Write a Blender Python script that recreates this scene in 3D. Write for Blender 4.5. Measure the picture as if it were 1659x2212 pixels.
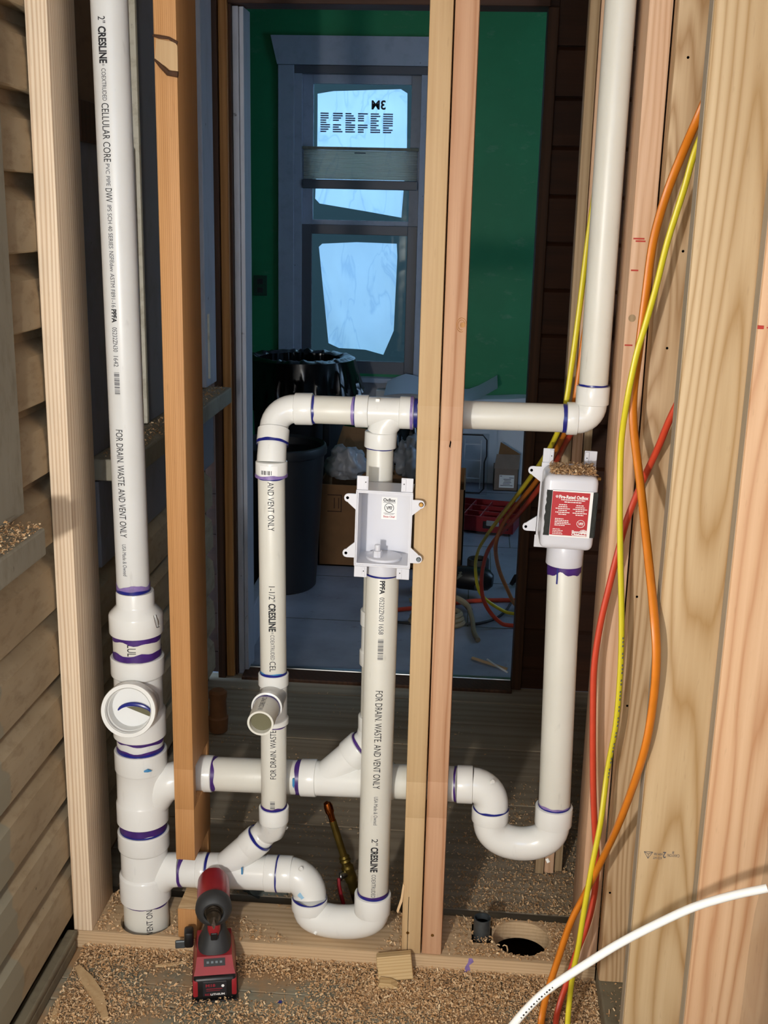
import bpy, bmesh, math, random
import numpy as np
from mathutils import Vector, Matrix, noise

for o in list(bpy.data.objects):
    bpy.data.objects.remove(o, do_unlink=True)
SC = bpy.context.scene
COL = SC.collection
PI = math.pi
R = math.radians

# ------------------------------------------------------------ camera
PITCH, ROLL, YAW = R(14.875), R(1.332), R(4.2606)
cy, sy = math.cos(YAW), math.sin(YAW)
FWD = Vector((-sy * math.cos(PITCH), cy * math.cos(PITCH), -math.sin(PITCH)))
RGT0 = Vector((cy, sy, 0))
UP0 = RGT0.cross(FWD)
RGT = math.cos(ROLL) * RGT0 + math.sin(ROLL) * UP0
UP = -math.sin(ROLL) * RGT0 + math.cos(ROLL) * UP0
cd = bpy.data.cameras.new('camera')
cam = bpy.data.objects.new('camera', cd)
COL.objects.link(cam)
cd.sensor_fit = 'VERTICAL'
cd.sensor_height = 24.0
cd.lens = 24.0 * 2465.6 / 2212.0
cd.clip_start = 0.02
cam.matrix_world = Matrix(((RGT.x, UP.x, -FWD.x, 0), (RGT.y, UP.y, -FWD.y, -1.95), (RGT.z, UP.z, -FWD.z, 1.455), (0, 0, 0, 1)))
SC.camera = cam

# ------------------------------------------------------------ world, lamps, exposure
w = bpy.data.worlds.new('sky')
SC.world = w
w.use_nodes = True
w.node_tree.nodes['Background'].inputs[0].default_value = (0.42, 0.66, 1.0, 1)
w.node_tree.nodes['Background'].inputs[1].default_value = 7.0


def lamp(name, kind, loc, energy, color, size=0.1, rot=(0, 0, 0)):
    d = bpy.data.lights.new(name, kind)
    d.energy = energy
    d.color = color
    if kind == 'AREA':
        d.shape = 'DISK'
        d.size = size
    else:
        d.shadow_soft_size = size
    o = bpy.data.objects.new(name, d)
    o.location = loc
    o.rotation_euler = rot
    COL.objects.link(o)
    return o


lamp('work_light', 'POINT', (-0.45, -1.95, 1.04), 88, (1.0, 0.97, 0.93), 0.028)

SC.view_settings.view_transform = 'Standard'
SC.view_settings.look = 'None'
SC.view_settings.exposure = 0.0
SC.view_settings.gamma = 1.0
SC.view_settings.use_curve_mapping = False


# ------------------------------------------------------------ materials
def lin(h):
    if isinstance(h, str):
        c = [int(h[i:i + 2], 16) / 255 for i in (0, 2, 4)]
    else:
        c = [v / 255 for v in h]
    return tuple(v / 12.92 if v <= .04045 else ((v + .055) / 1.055) ** 2.4 for v in c) + (1,)


class NT:
    def __init__(s, name):
        s.m = bpy.data.materials.new(name)
        s.m.use_nodes = True
        s.t = s.m.node_tree
        s.b = s.t.nodes['Principled BSDF']
        s.out = s.t.nodes['Material Output']

    def n(s, typ, **kw):
        nd = s.t.nodes.new(typ)
        for k, v in kw.items():
            if k.startswith('i_'):
                key = k[2:]
                key = int(key) if key.isdigit() else key.replace('_', ' ')
                if hasattr(v, 'is_output') or isinstance(v, bpy.types.NodeSocket):
                    s.t.links.new(v, nd.inputs[key])
                else:
                    nd.inputs[key].default_value = v
            else:
                setattr(nd, k, v)
        return nd

    def link(s, a, b):
        s.t.links.new(a, b)

    def math(s, op, a, b=0.0, c=None, clamp=False):
        nd = s.t.nodes.new('ShaderNodeMath')
        nd.operation = op
        nd.use_clamp = clamp
        for i, v in enumerate((a, b) if c is None else (a, b, c)):
            if isinstance(v, bpy.types.NodeSocket):
                s.t.links.new(v, nd.inputs[i])
            else:
                nd.inputs[i].default_value = v
        return nd.outputs[0]

    def mix(s, f, a, b):
        nd = s.t.nodes.new('ShaderNodeMix')
        nd.data_type = 'RGBA'
        for i, v in ((0, f), (6, a), (7, b)):
            if isinstance(v, bpy.types.NodeSocket):
                s.t.links.new(v, nd.inputs[i])
            else:
                nd.inputs[i].default_value = v
        return nd.outputs[2]

    def coord(s, scale=(1, 1, 1), loc=(0, 0, 0), rot=(0, 0, 0)):
        tc = s.n('ShaderNodeTexCoord')
        mp = s.n('ShaderNodeMapping')
        s.link(tc.outputs['Object'], mp.inputs[0])
        mp.inputs['Location'].default_value = loc
        mp.inputs['Rotation'].default_value = rot
        mp.inputs['Scale'].default_value = scale
        return mp.outputs[0]

    def noise(s, vec, scale, detail=2.0, rough=.5, dist=0.0):
        nd = s.n('ShaderNodeTexNoise')
        s.link(vec, nd.inputs['Vector'])
        nd.inputs['Scale'].default_value = scale
        nd.inputs['Detail'].default_value = detail
        nd.inputs['Roughness'].default_value = rough
        nd.inputs['Distortion'].default_value = dist
        return nd.outputs[0]

    def ramp(s, f, a, b):
        nd = s.n('ShaderNodeMapRange')
        nd.clamp = True
        s.link(f, nd.inputs[0])
        nd.inputs[1].default_value = a
        nd.inputs[2].default_value = b
        return nd.outputs[0]

    def bump(s, h, strength, dist=0.002):
        nd = s.n('ShaderNodeBump')
        nd.inputs['Strength'].default_value = strength
        nd.inputs['Distance'].default_value = dist
        s.link(h, nd.inputs['Height'])
        s.link(nd.outputs[0], s.b.inputs['Normal'])

    def done(s, color=None, rough=None, metal=None, spec=None):
        for k, v in (('Base Color', color), ('Roughness', rough), ('Metallic', metal), ('Specular IOR Level', spec)):
            if v is None:
                continue
            if isinstance(v, bpy.types.NodeSocket):
                s.link(v, s.b.inputs[k])
            else:
                s.b.inputs[k].default_value = v
        return s.m


def plain(name, col, rough=.5, metal=0., spec=.5, var=0.0, vs=40):
    t = NT(name)
    c = lin(col)
    if var:
        f = t.noise(t.coord(), vs, 3)
        c = t.mix(t.ramp(f, .3, .7), c, tuple(v * (1 - var) for v in c[:3]) + (1,))
    return t.done(c, rough, metal, spec)


def wood(name, light, dark, seed=0, axis='Z', rings=5.0, lines=0.0, ringw=.5, fine=.3, rough=.6, s=5.0, stretch=.07, grey=None, bump=.12, power=1.6, wave=1.6):
    """Sawn softwood: growth rings (contours of a stretched noise, plus parallel lines) and fine streaks along the grain."""
    t = NT(name)
    ax = 'XYZ'.index(axis)

    def sc(a, b):
        v = [a, a, a]
        v[ax] = b
        return tuple(v)
    off = (seed * 1.37, seed * 2.11, seed * .73)
    n1 = t.noise(t.coord(sc(s, s * stretch), off), 1.0, 1.5, .45, .1)
    wob = t.noise(t.coord(sc(60, 5), off), 1.0, 2)
    low = t.noise(t.coord(sc(16, 1.1), off), 1.0, 2, .5, .3)
    ring = t.math('ADD', t.math('MULTIPLY', n1, rings), t.math('ADD', t.math('MULTIPLY', wob, .35), t.math('MULTIPLY', low, wave)))
    if lines:
        tc = t.n('ShaderNodeTexCoord')
        sp = t.n('ShaderNodeSeparateXYZ')
        t.link(tc.outputs['Object'], sp.inputs[0])
        a, b = (sp.outputs[0], sp.outputs[1]) if axis == 'Z' else (sp.outputs[2], sp.outputs[1])
        ring = t.math('ADD', ring, t.math('MULTIPLY', t.math('ADD', a, t.math('MULTIPLY', b, .6)), lines))
    ring = t.math('PINGPONG', ring, .5)
    ring = t.math('POWER', t.math('MULTIPLY', ring, 2.0), power)
    st = t.ramp(t.noise(t.coord(sc(170, 3.5), off), 1.0, 3.0, .6), .32, .72)
    n3 = t.ramp(t.noise(t.coord(sc(9, .9), off), 1.0, 2), .35, .65)
    f = t.math('ADD', t.math('MULTIPLY', ring, ringw), t.math('MULTIPLY', st, fine), clamp=True)
    col = t.mix(f, lin(light), lin(dark))
    col = t.mix(t.math('MULTIPLY', n3, .35), col, lin(grey or dark))
    spk = t.ramp(t.noise(t.coord(sc(260, 30), off), 1.0, 2), .66, .78)
    col = t.mix(t.math('MULTIPLY', spk, .15), col, lin('6b4a2c'))
    t.bump(f, bump, .0012)
    return t.done(col, rough, 0, .3)


def worn_paint(name, base, other, dirt, seed=0, sc=(3, 3, 3), rough=.7, edge=None, edgecol=None):
    """Old paint with blotches, grime and flaking; 'edge' = object-space Y beyond which the older coat ends."""
    t = NT(name)
    off = (seed * 1.7, seed * .9, seed * 2.3)
    v = t.coord(sc, off)
    a = t.ramp(t.noise(v, 2.0, 4, .6), .35, .68)
    col = t.mix(a, lin(base), lin(other))
    d = t.ramp(t.noise(v, 9.0, 5, .65), .5, .72)
    col = t.mix(t.math('MULTIPLY', d, .55), col, lin(dirt))
    if edge is not None:
        tc = t.n('ShaderNodeTexCoord')
        sp = t.n('ShaderNodeSeparateXYZ')
        t.link(tc.outputs['Object'], sp.inputs[0])
        wob = t.math('MULTIPLY', t.noise(t.coord((1, 1, 6), off), 3.0, 2), .10)
        f = t.ramp(t.math('ADD', sp.outputs[1], wob), edge + .05, edge + .056)
        col = t.mix(f, edgecol and lin(edgecol) or col, col)
    sp2 = t.ramp(t.noise(t.coord((40, 40, 40), off), 1.0, 2), .74, .80)
    col = t.mix(t.math('MULTIPLY', sp2, .7), col, lin('2a1c10'))
    t.bump(t.noise(t.coord((30, 8, 60), off), 1.0, 4), .12, .002)
    return t.done(col, rough, 0, .3)


def pvc(name, base, rough, dirt=.12):
    t = NT(name)
    v = t.coord()
    c = lin(base)
    a = t.ramp(t.noise(v, 9, 4), .4, .75)
    col = t.mix(t.math('MULTIPLY', a, dirt), c, lin('a39a84'))
    st = t.ramp(t.noise(t.coord((1, 1, .25)), 90, 3), .66, .74)
    col = t.mix(t.math('MULTIPLY', st, dirt), col, lin('6e675a'))
    return t.done(col, rough, 0, .5)


M = {}
M['stud_left'] = wood('pine_left', 'f0dcc0', 'bd9872', 1, rings=7, lines=150, s=7, ringw=.6, fine=.25)
M['stud_fir'] = wood('orange_fir', 'cb9864', '9d6a38', 2, rings=4, lines=300, s=8, ringw=.45, fine=.35, stretch=.03)
M['stud_mid_l'] = wood('pale_stud', 'cbab81', 'ab855a', 3, rings=8, lines=20, s=9, ringw=.4, fine=.3, grey='b9a37a', stretch=.03)
M['stud_mid_r'] = wood('pink_stud', 'd2a987', '985f38', 4, rings=9, lines=40, s=9, ringw=.55, fine=.25, stretch=.05, power=3)
M['stud_a'] = wood('pink_end_stud', 'dfbb9c', 'ba8c66', 5, rings=9, lines=110, s=8, ringw=.5, fine=.3, stretch=.06, wave=2.5)
M['stud_tan'] = wood('tan_board', 'd3b691', '946c40', 6, rings=16, lines=0, s=11, ringw=.6, fine=.25, stretch=.11, wave=.8)
M['stud_big'] = wood('cathedral_board', 'ccb18b', '9c7747', 7, rings=18, lines=0, s=7, ringw=.7, fine=.15, stretch=.10, power=2.2, wave=.5)
M['stud_right'] = wood('peach_board', 'dbb792', 'a87045', 8, rings=15, lines=0, s=6, ringw=.7, fine=.18, stretch=.11, grey='d2a47e', power=2.4, wave=.5)
M['stud_back'] = wood('brown_rear_stud', 'b09877', '8c7152', 9, rings=5, lines=120, s=6)
M['plate'] = wood('sole_plate_pine', 'd2b692', 'a68762', 10, 'X', rings=4, lines=140, s=8, ringw=.45, fine=.3, stretch=.03)
M['block'] = wood('offcut_pine', 'd6bc90', 'a5834f', 11, 'X', rings=6, lines=160, s=14)
M['endgrain'] = wood('end_grain', 'd5b68b', 'a8845a', 12, 'X', rings=5, lines=150, s=30, stretch=.5)
M['oldwood'] = wood('old_brown_wood', 'd29a5c', '8c5c2d', 13, rings=5, lines=60, s=6, fine=.4)
M['oldwood2'] = wood('dark_old_wood', '553722', '352115', 14, rings=5, lines=60, s=6)
M['darkplank'] = wood('dark_wall_board', '4a2a17', '2c180c', 15, 'X', rings=6, s=6)
M['hallplank'] = wood('grimy_floor_board', 'b0a189', '82735f', 16, 'X', rings=4, lines=40, s=5, rough=.7)
M['header'] = wood('dark_header', '533527', '352116', 17, 'X', rings=5, lines=50, s=6)
M['siding'] = worn_paint('old_siding_paint', '9c896c', 'a9987c', '765f44', 1, (2, 2, 5), edge=-.26, edgecol='918a76')
M['siding2'] = worn_paint('old_siding_paint_dim', '75603f', '86714e', '523c22', 2, (2, 2, 5))
M['trim_grey'] = worn_paint('grey_trim_paint', '8b8575', '999484', '6d6552', 3, (4, 4, 1.5))
M['panel_grey'] = worn_paint('grey_blue_panel', '7d7c80', '76767e', '64605c', 4, (1.2, 1.2, .8))
M['panel_brown'] = worn_paint('brown_board', '6a5442', '735c46', '54412f', 5, (2, 2, 4))
M['white_strip'] = worn_paint('cream_bead', 'd8d2be', 'e4dfcd', '8f8468', 6)
M['blue_trim'] = worn_paint('door_trim_paint', 'a9adb8', 'b4b8c2', '8d9098', 7, (3, 3, .7), .45)
M['base_grey'] = worn_paint('grey_baseboard', '6f6654', '7c745f', '4f4534', 8)
M['pvc_pipe'] = pvc('pvc_pipe', 'dcd9ce', .38)
M['pvc_pipe2'] = pvc('pvc_pipe_white', 'dfdfdc', .35)
M['pvc_fit'] = pvc('pvc_fitting', 'e6e5e0', .16, .06)
M['pvc_in'] = plain('pvc_inside', 'a8a186', .5)
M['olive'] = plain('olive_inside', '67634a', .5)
M['primer'] = plain('purple_primer', '4a2a78', .35, var=.35, vs=60)
M['primer_pale'] = plain('pale_purple_primer', '8f78b4', .4, var=.3, vs=90)
M['cement'] = plain('blue_cement', '1c2480', .3, var=.3, vs=60)
M['bluestain'] = plain('blue_drip', '3d86b8', .4)
M['ink'] = plain('black_ink', '1d1d22', .6)
M['ink_soft'] = plain('grey_ink', '55555a', .6)
M['abs'] = plain('white_box_plastic', 'd6d6dc', .28)
M['black'] = plain('black_plastic', '0f0f11', .4)
M['blackhole'] = plain('dark_hole', '050505', .9, spec=0)
M['rubber'] = plain('dark_grey_rubber', '2b2c2d', .6)
M['red'] = plain('red_plastic', '96222a', .35, var=.15)
M['labelred'] = plain('red_label', 'b5202a', .35)
M['white'] = plain('white_print', 'f0efec', .5)
M['pad'] = plain('black_intumescent_pad', '2c2e2b', .85, var=.3, vs=200)
M['steel'] = plain('steel', '9a9a98', .3, 1)
M['zinc'] = plain('grey_zinc_conduit', '6d7478', .45, .8, var=.25, vs=80)
M['screw'] = plain('brass_screw', 'a07b45', .35, .9)
M['copper'] = plain('copper', 'b8672f', .25, 1, var=.2)
M['brass'] = plain('brass', '8f7a3c', .35, .9, var=.3)
M['orange'] = plain('orange_cable', 'd97d1e', .4, var=.1)
M['yellow'] = plain('yellow_cable', 'dccb2e', .38, var=.06)
M['redcable'] = plain('red_orange_cable', 'd2492e', .4, var=.1)
M['pex'] = plain('white_tube', 'ecebe6', .3)
M['pencil'] = plain('red_pencil', 'b43a2e', .8)
M['green'] = None
M['casing'] = worn_paint('window_casing_paint', 'adb5c6', 'b4bbcb', '9aa1b2', 9, (2, 2, 2), .45)
M['dark_sash'] = plain('dark_vinyl_sash', '5e6068', .4)
M['shade'] = plain('cream_cellular_shade', 'cfc9b4', .8)
M['card'] = plain('brown_cardboard', '8a6440', .85, var=.15, vs=20)
M['card_grey'] = plain('grey_brown_cardboard', '8a7768', .85, var=.15, vs=20)
M['bin'] = plain('charcoal_bin', '1b1d22', .5)
M['bag'] = plain('black_bin_bag', '0b0c10', .22)
M['plastic_bag'] = plain('white_plastic_bag', '9a9da4', .35)
M['dropcloth'] = plain('white_sheet', 'd9dde3', .6, var=.08, vs=6)
M['hose'] = plain('beige_hose', '8d8168', .6)
M['splinter'] = plain('pale_splinter', 'dbb88c', .7)
M['chalk'] = plain('grey_debris', '6b6f66', .9, var=.5, vs=50)
M['tube_brown'] = plain('brown_container', '8a5a34', .7, var=.3, vs=30)

t = NT('green_wall_paint')
v = t.coord()
a = t.ramp(t.noise(v, 3.0, 5, .6), .45, .75)
b = t.ramp(t.noise(t.coord((1, 1, 2.2), (3, 1, 2)), 5.0, 6, .7), .58, .76)
col = t.mix(t.math('MULTIPLY', a, .5), lin('238656'), lin('2f9b67'))
col = t.mix(t.math('MULTIPLY', b, .35), col, lin('8fae9c'))
t.bump(t.noise(v, 7, 4), .25, .01)
M['green'] = t.done(col, .5, 0, .4)

t = NT('front_floor_paint')
v = t.coord((1, 3, 1))
a = t.ramp(t.noise(v, 6, 5, .6), .38, .66)
col = t.mix(a, lin('938c77'), lin('69695c'))
b = t.ramp(t.noise(t.coord((1, 1, 1), (4, 2, 0)), 9, 5, .6), .46, .62)
col = t.mix(t.math('MULTIPLY', b, .85), col, lin('a17d57'))
t.bump(t.noise(t.coord((4, 60, 1)), 3, 4), .2, .002)
M['frontplank'] = t.done(col, .7, 0, .3)

t = NT('room_floor_sheet')
v = t.coord()
a = t.ramp(t.noise(v, 4, 5, .6), .35, .7)
col = t.mix(a, lin('9da2b0'), lin('828692'))
d = t.ramp(t.noise(v, 22, 4, .6), .62, .75)
col = t.mix(t.math('MULTIPLY', d, .5), col, lin('55524c'))
M['roomfloor'] = t.done(col, .45, 0, .4)

t = NT('sawdust')
g = t.n('ShaderNodeNewGeometry')
r0 = g.outputs['Random Per Island']
c = t.mix(r0, lin('d6b187'), lin('b08659'))
c = t.mix(t.ramp(t.math('FRACT', t.math('MULTIPLY', r0, 37.0)), .62, 1.0), c, lin('e6cba3'))
M['sawdust'] = t.done(c, .8, 0, .15)

t = NT('sawdust_bed')
a = t.ramp(t.noise(t.coord(), 160, 4, .7), .3, .7)
c = t.mix(a, lin('6f4a26'), lin('b98d58'))
t.bump(t.noise(t.coord(), 220, 3), .6, .004)
M['bed'] = t.done(c, .9, 0, .1)


def glass_mat(name, tint, refl=1.45, gloss=.03, extra=.0):
    t = NT(name)
    tr = t.n('ShaderNodeBsdfTransparent')
    tr.inputs[0].default_value = tint
    gl = t.n('ShaderNodeBsdfGlossy')
    gl.inputs['Roughness'].default_value = gloss
    fr = t.n('ShaderNodeFresnel')
    fr.inputs[0].default_value = refl
    mx = t.n('ShaderNodeMixShader')
    t.link(t.math('ADD', fr.outputs[0], extra), mx.inputs[0])
    t.link(tr.outputs[0], mx.inputs[1])
    t.link(gl.outputs[0], mx.inputs[2])
    t.link(mx.outputs[0], t.out.inputs[0])
    return t.m


def film_mat(name, col, transl=.85):
    t = NT(name)
    tl = t.n('ShaderNodeBsdfTranslucent')
    df = t.n('ShaderNodeBsdfDiffuse')
    a = t.ramp(t.noise(t.coord((6, 6, 2.5), (1, 2, 3)), 1.2, 4, .6, .6), .3, .75)
    cr = t.math('SUBTRACT', 1.0, t.math('ABSOLUTE', t.math('SUBTRACT', t.math('MULTIPLY', t.noise(t.coord((7, 7, 3), (2, 0, 1), (0, R(25), 0)), 1.0, 3, .55, .8), 2.0), 1.0)))
    a = t.math('MAXIMUM', t.math('MULTIPLY', a, .4), t.math('POWER', cr, 22.0))
    cc = t.mix(t.math('MULTIPLY', a, .55), col, tuple(v * (.5, .62, .8)[i] for i, v in enumerate(col[:3])) + (1,))
    t.link(cc, tl.inputs[0])
    df.inputs[0].default_value = (.6, .62, .65, 1)
    mx = t.n('ShaderNodeMixShader')
    mx.inputs[0].default_value = transl
    t.link(df.outputs[0], mx.inputs[1])
    t.link(tl.outputs[0], mx.inputs[2])
    t.link(mx.outputs[0], t.out.inputs[0])
    return t.m


M['glass'] = glass_mat('window_glass', (.82, .9, .88, 1))
M['clear'] = glass_mat('clear_plastic', (.86, .89, .92, 1), 1.5, .12, .05)
M['poly'] = glass_mat('clear_poly_sheet', (.9, .9, .9, 1), 1.5, .1, .1)
M['film'] = film_mat('protective_film', (.86, .92, 1, 1))
M['shade'] = film_mat('cream_cellular_shade', (.80, .66, .44, 1), .5)


# ------------------------------------------------------------ mesh helpers
def rot_to(d):
    return Vector((0, 0, 1)).rotation_difference(Vector(d).normalized()).to_matrix()


class MB:
    def __init__(s):
        s.v, s.f = [], []

    def add(s, vs, fs):
        k = len(s.v)
        s.v += [tuple(p) for p in vs]
        s.f += [tuple(i + k for i in q) for q in fs]
        return s

    def box(s, x0, x1, y0, y1, z0, z1, r=0.0, seg=2):
        if r <= 0:
            return s.add([(x, y, z) for z in (z0, z1) for y in (y0, y1) for x in (x0, x1)],
                         [(0, 2, 3, 1), (4, 5, 7, 6), (0, 1, 5, 4), (2, 6, 7, 3), (0, 4, 6, 2), (1, 3, 7, 5)])
        bm = bmesh.new()
        bmesh.ops.create_cube(bm, size=1)
        for q in bm.verts:
            q.co = Vector(((x0 + x1) / 2 + q.co.x * (x1 - x0), (y0 + y1) / 2 + q.co.y * (y1 - y0), (z0 + z1) / 2 + q.co.z * (z1 - z0)))
        bmesh.ops.bevel(bm, geom=bm.edges[:], offset=r, segments=seg, profile=.5, affect='EDGES')
        bm.verts.index_update()
        s.add([q.co for q in bm.verts], [[q.index for q in f.verts] for f in bm.faces])
        bm.free()
        return s

    def xf(s, mat, start=0):
        for i in range(start, len(s.v)):
            s.v[i] = tuple(mat @ Vector(s.v[i]))
        return s

    def lathe(s, p0, p1, prof, n=32, cap0=True, cap1=True):
        """prof: list of (distance along p0->p1, radius)."""
        p0, p1 = Vector(p0), Vector(p1)
        d = (p1 - p0).normalized()
        m = rot_to(d)
        k = len(s.v)
        for (h, r) in prof:
            for i in range(n):
                a = 2 * PI * i / n
                s.v.append(tuple(p0 + d * h + m @ Vector((r * math.cos(a), r * math.sin(a), 0))))
        for j in range(len(prof) - 1):
            for i in range(n):
                i2 = (i + 1) % n
                s.f.append((k + j * n + i, k + j * n + i2, k + (j + 1) * n + i2, k + (j + 1) * n + i))
        if cap0:
            s.f.append(tuple(k + i for i in reversed(range(n))))
        if cap1:
            s.f.append(tuple(k + (len(prof) - 1) * n + i for i in range(n)))
        return s

    def cyl(s, p0, p1, r, r1=None, n=32, c=0.0, caps=True):
        L = (Vector(p1) - Vector(p0)).length
        r1 = r if r1 is None else r1
        pr = [(0, r), (L, r1)] if c <= 0 else [(0, r - c), (c * .4, r - c * .2), (c, r), (L - c, r1), (L - c * .4, r1 - c * .2), (L, r1 - c)]
        return s.lathe(p0, p1, pr, n, caps, caps)

    def tube(s, pts, rad, n=24, caps=True, flat=1.0):
        pts = [Vector(p) for p in pts]
        rads = rad if isinstance(rad, (list, tuple)) else [rad] * len(pts)
        k = len(s.v)
        T = []
        for i in range(len(pts)):
            a, b = pts[max(0, i - 1)], pts[min(len(pts) - 1, i + 1)]
            T.append((b - a).normalized())
        u = T[0].orthogonal().normalized()
        for i, p in enumerate(pts):
            if i:
                q = T[i - 1].rotation_difference(T[i])
                u = (q @ u)
                u = (u - T[i] * u.dot(T[i])).normalized()
            vv = T[i].cross(u)
            for j in range(n):
                a = 2 * PI * j / n
                s.v.append(tuple(p + rads[i] * (math.cos(a) * u + flat * math.sin(a) * vv)))
        for i in range(len(pts) - 1):
            for j in range(n):
                j2 = (j + 1) % n
                s.f.append((k + i * n + j, k + i * n + j2, k + (i + 1) * n + j2, k + (i + 1) * n + j))
        if caps:
            s.f.append(tuple(k + j for j in reversed(range(n))))
            s.f.append(tuple(k + (len(pts) - 1) * n + j for j in range(n)))
        return s

    def prism(s, poly, axis, a, b):
        """poly: 2D outline in the two axes other than 'axis' (in order), from a to b along axis."""
        n = len(poly)

        def P(q, h):
            return {'X': (h, q[0], q[1]), 'Y': (q[0], h, q[1]), 'Z': (q[0], q[1], h)}[axis]
        vs = [P(q, a) for q in poly] + [P(q, b) for q in poly]
        fs = [tuple(reversed(range(n))), tuple(range(n, 2 * n))] + [(i, (i + 1) % n, n + (i + 1) % n, n + i) for i in range(n)]
        return s.add(vs, fs)

    def build(s, name, mat, parent=None, smooth=False, local=False, kind=None, sharp=35):
        me = bpy.data.meshes.new(name)
        vs = s.v
        if parent is not None and not local:
            l = parent.get('_loc')
            vs = [(x - l[0], y - l[1], z - l[2]) for x, y, z in vs]
        me.from_pydata(vs, [], s.f)
        bm = bmesh.new()
        bm.from_mesh(me)
        bmesh.ops.recalc_face_normals(bm, faces=bm.faces)
        bm.to_mesh(me)
        bm.free()
        me.materials.append(mat)
        if smooth:
            me.polygons.foreach_set('use_smooth', [True] * len(me.polygons))
            me.set_sharp_from_angle(angle=R(sharp))
        o = bpy.data.objects.new(name, me)
        COL.objects.link(o)
        if parent is not None:
            o.parent = parent
            o['_loc'] = parent['_loc']
        else:
            o['_loc'] = (0, 0, 0)
        kind = kind or ('stuff' if name in ('lettering', 'fine_lettering', 'fine_print', 'label_print', 'grade_stamp', 'print_line', 'paint_speck', 'scraping') else None)
        if kind:
            o['kind'] = kind
        return o


def tag(o, label=None, cat=None, group=None, kind=None):
    for k, v in (('label', label), ('category', cat), ('group', group), ('kind', kind)):
        if v:
            o[k] = v
    return o


def thing(name, label, cat, loc, group=None, rot=None):
    o = bpy.data.objects.new(name, None)
    o.empty_display_size = .05
    COL.objects.link(o)
    o.location = loc
    if rot:
        o.rotation_euler = rot
    o['_loc'] = tuple(loc)
    return tag(o, label, cat, group)


def struct(name, loc=(0, 0, 0)):
    o = bpy.data.objects.new(name, None)
    COL.objects.link(o)
    o.location = loc
    o['_loc'] = tuple(loc)
    o['kind'] = 'structure'
    return o


def smoothline(pts, k=6):
    """Catmull-Rom through the points."""
    P = [Vector(p) for p in pts]
    P = [P[0] * 2 - P[1]] + P + [P[-1] * 2 - P[-2]]
    out = []
    for i in range(1, len(P) - 2):
        for j in range(k):
            t_ = j / k
            a, b, c_, d = P[i - 1], P[i], P[i + 1], P[i + 2]
            out.append(.5 * ((2 * b) + (c_ - a) * t_ + (2 * a - 5 * b + 4 * c_ - d) * t_ ** 2 + (3 * b - a - 3 * c_ + d) * t_ ** 3))
    out.append(P[-2])
    return out


# ---- flat print: lettering cut from the built-in font, bent onto pipes or laid on faces
def text_mesh(body, bold=0.0, cuts=0):
    cu = bpy.data.curves.new('t', 'FONT')
    cu.body = body
    cu.size = 1.0
    cu.offset = bold
    cu.resolution_u = 3
    cu.fill_mode = 'FRONT'
    ob = bpy.data.objects.new('t', cu)
    COL.objects.link(ob)
    bpy.context.view_layer.update()
    dg = bpy.context.evaluated_depsgraph_get()
    me = bpy.data.meshes.new_from_object(ob.evaluated_get(dg))
    bpy.data.objects.remove(ob)
    bm = bmesh.new()
    bm.from_mesh(me)
    if cuts:
        for i in range(1, cuts):
            h = -.2 + 1.1 * i / cuts
            bmesh.ops.bisect_plane(bm, geom=bm.verts[:] + bm.edges[:] + bm.faces[:], plane_co=(0, h, 0), plane_no=(0, 1, 0))
    bm.verts.index_update()
    vs = np.array([q.co[:] for q in bm.verts]) if len(bm.verts) else np.zeros((0, 3))
    fs = [[q.index for q in f.verts] for f in bm.faces]
    bm.free()
    bpy.data.meshes.remove(me)
    return vs, fs


def fit(vs, length, height):
    u0, u1 = vs[:, 0].min(), vs[:, 0].max()
    u = (vs[:, 0] - u0) / max(1e-6, u1 - u0) * length
    v_ = (vs[:, 1] - .35) * height / .72
    return u, v_


def pipe_text(mb, body, c0, c1, rad, s0, s1, height, phi, bold=0.0, up=False):
    """Lettering on the vertical pipe c0(low)->c1(high) between heights s0 (start) and s1 (end); phi from -Y towards +X."""
    vs, fs = text_mesh(body, bold, 9)
    u, v_ = fit(vs, abs(s1 - s0), height)
    out = []
    sg = 1 if s1 > s0 else -1
    for a, b in zip(u, v_):
        z = s0 + sg * a
        f = (z - c0[2]) / (c1[2] - c0[2])
        x = c0[0] + f * (c1[0] - c0[0])
        y = c0[1] + f * (c1[1] - c0[1])
        ang = phi - sg * b / rad
        rr = rad + .0005
        out.append((x + rr * math.sin(ang), y - rr * math.cos(ang), z))
    mb.add(out, fs)


def pipe_bars(mb, c0, c1, rad, s0, s1, height, phi, n=16, seed=3):
    rnd = random.Random(seed)
    z = max(s0, s1)
    lo = min(s0, s1)
    step = (z - lo) / n
    for i in range(n):
        wd = step * rnd.choice((.25, .4, .65))
        f = (z - c0[2]) / (c1[2] - c0[2])
        x = c0[0] + f * (c1[0] - c0[0])
        y = c0[1] + f * (c1[1] - c0[1])
        pts = []
        for zz in (z, z - wd):
            for k in range(5):
                ang = phi + (k / 4 - .5) * height / rad
                pts.append((x + (rad + .0005) * math.sin(ang), y - (rad + .0005) * math.cos(ang), zz))
        mb.add(pts, [(k, k + 1, k + 6, k + 5) for k in range(4)])
        z -= step


def flat_text(mb, body, org, ud, vd, length, height, bold=0.0):
    vs, fs = text_mesh(body, bold)
    u, v_ = fit(vs, length, height)
    o, ud, vd = Vector(org), Vector(ud), Vector(vd)
    mb.add([o + ud * a + vd * b for a, b in zip(u, v_)], fs)


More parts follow.
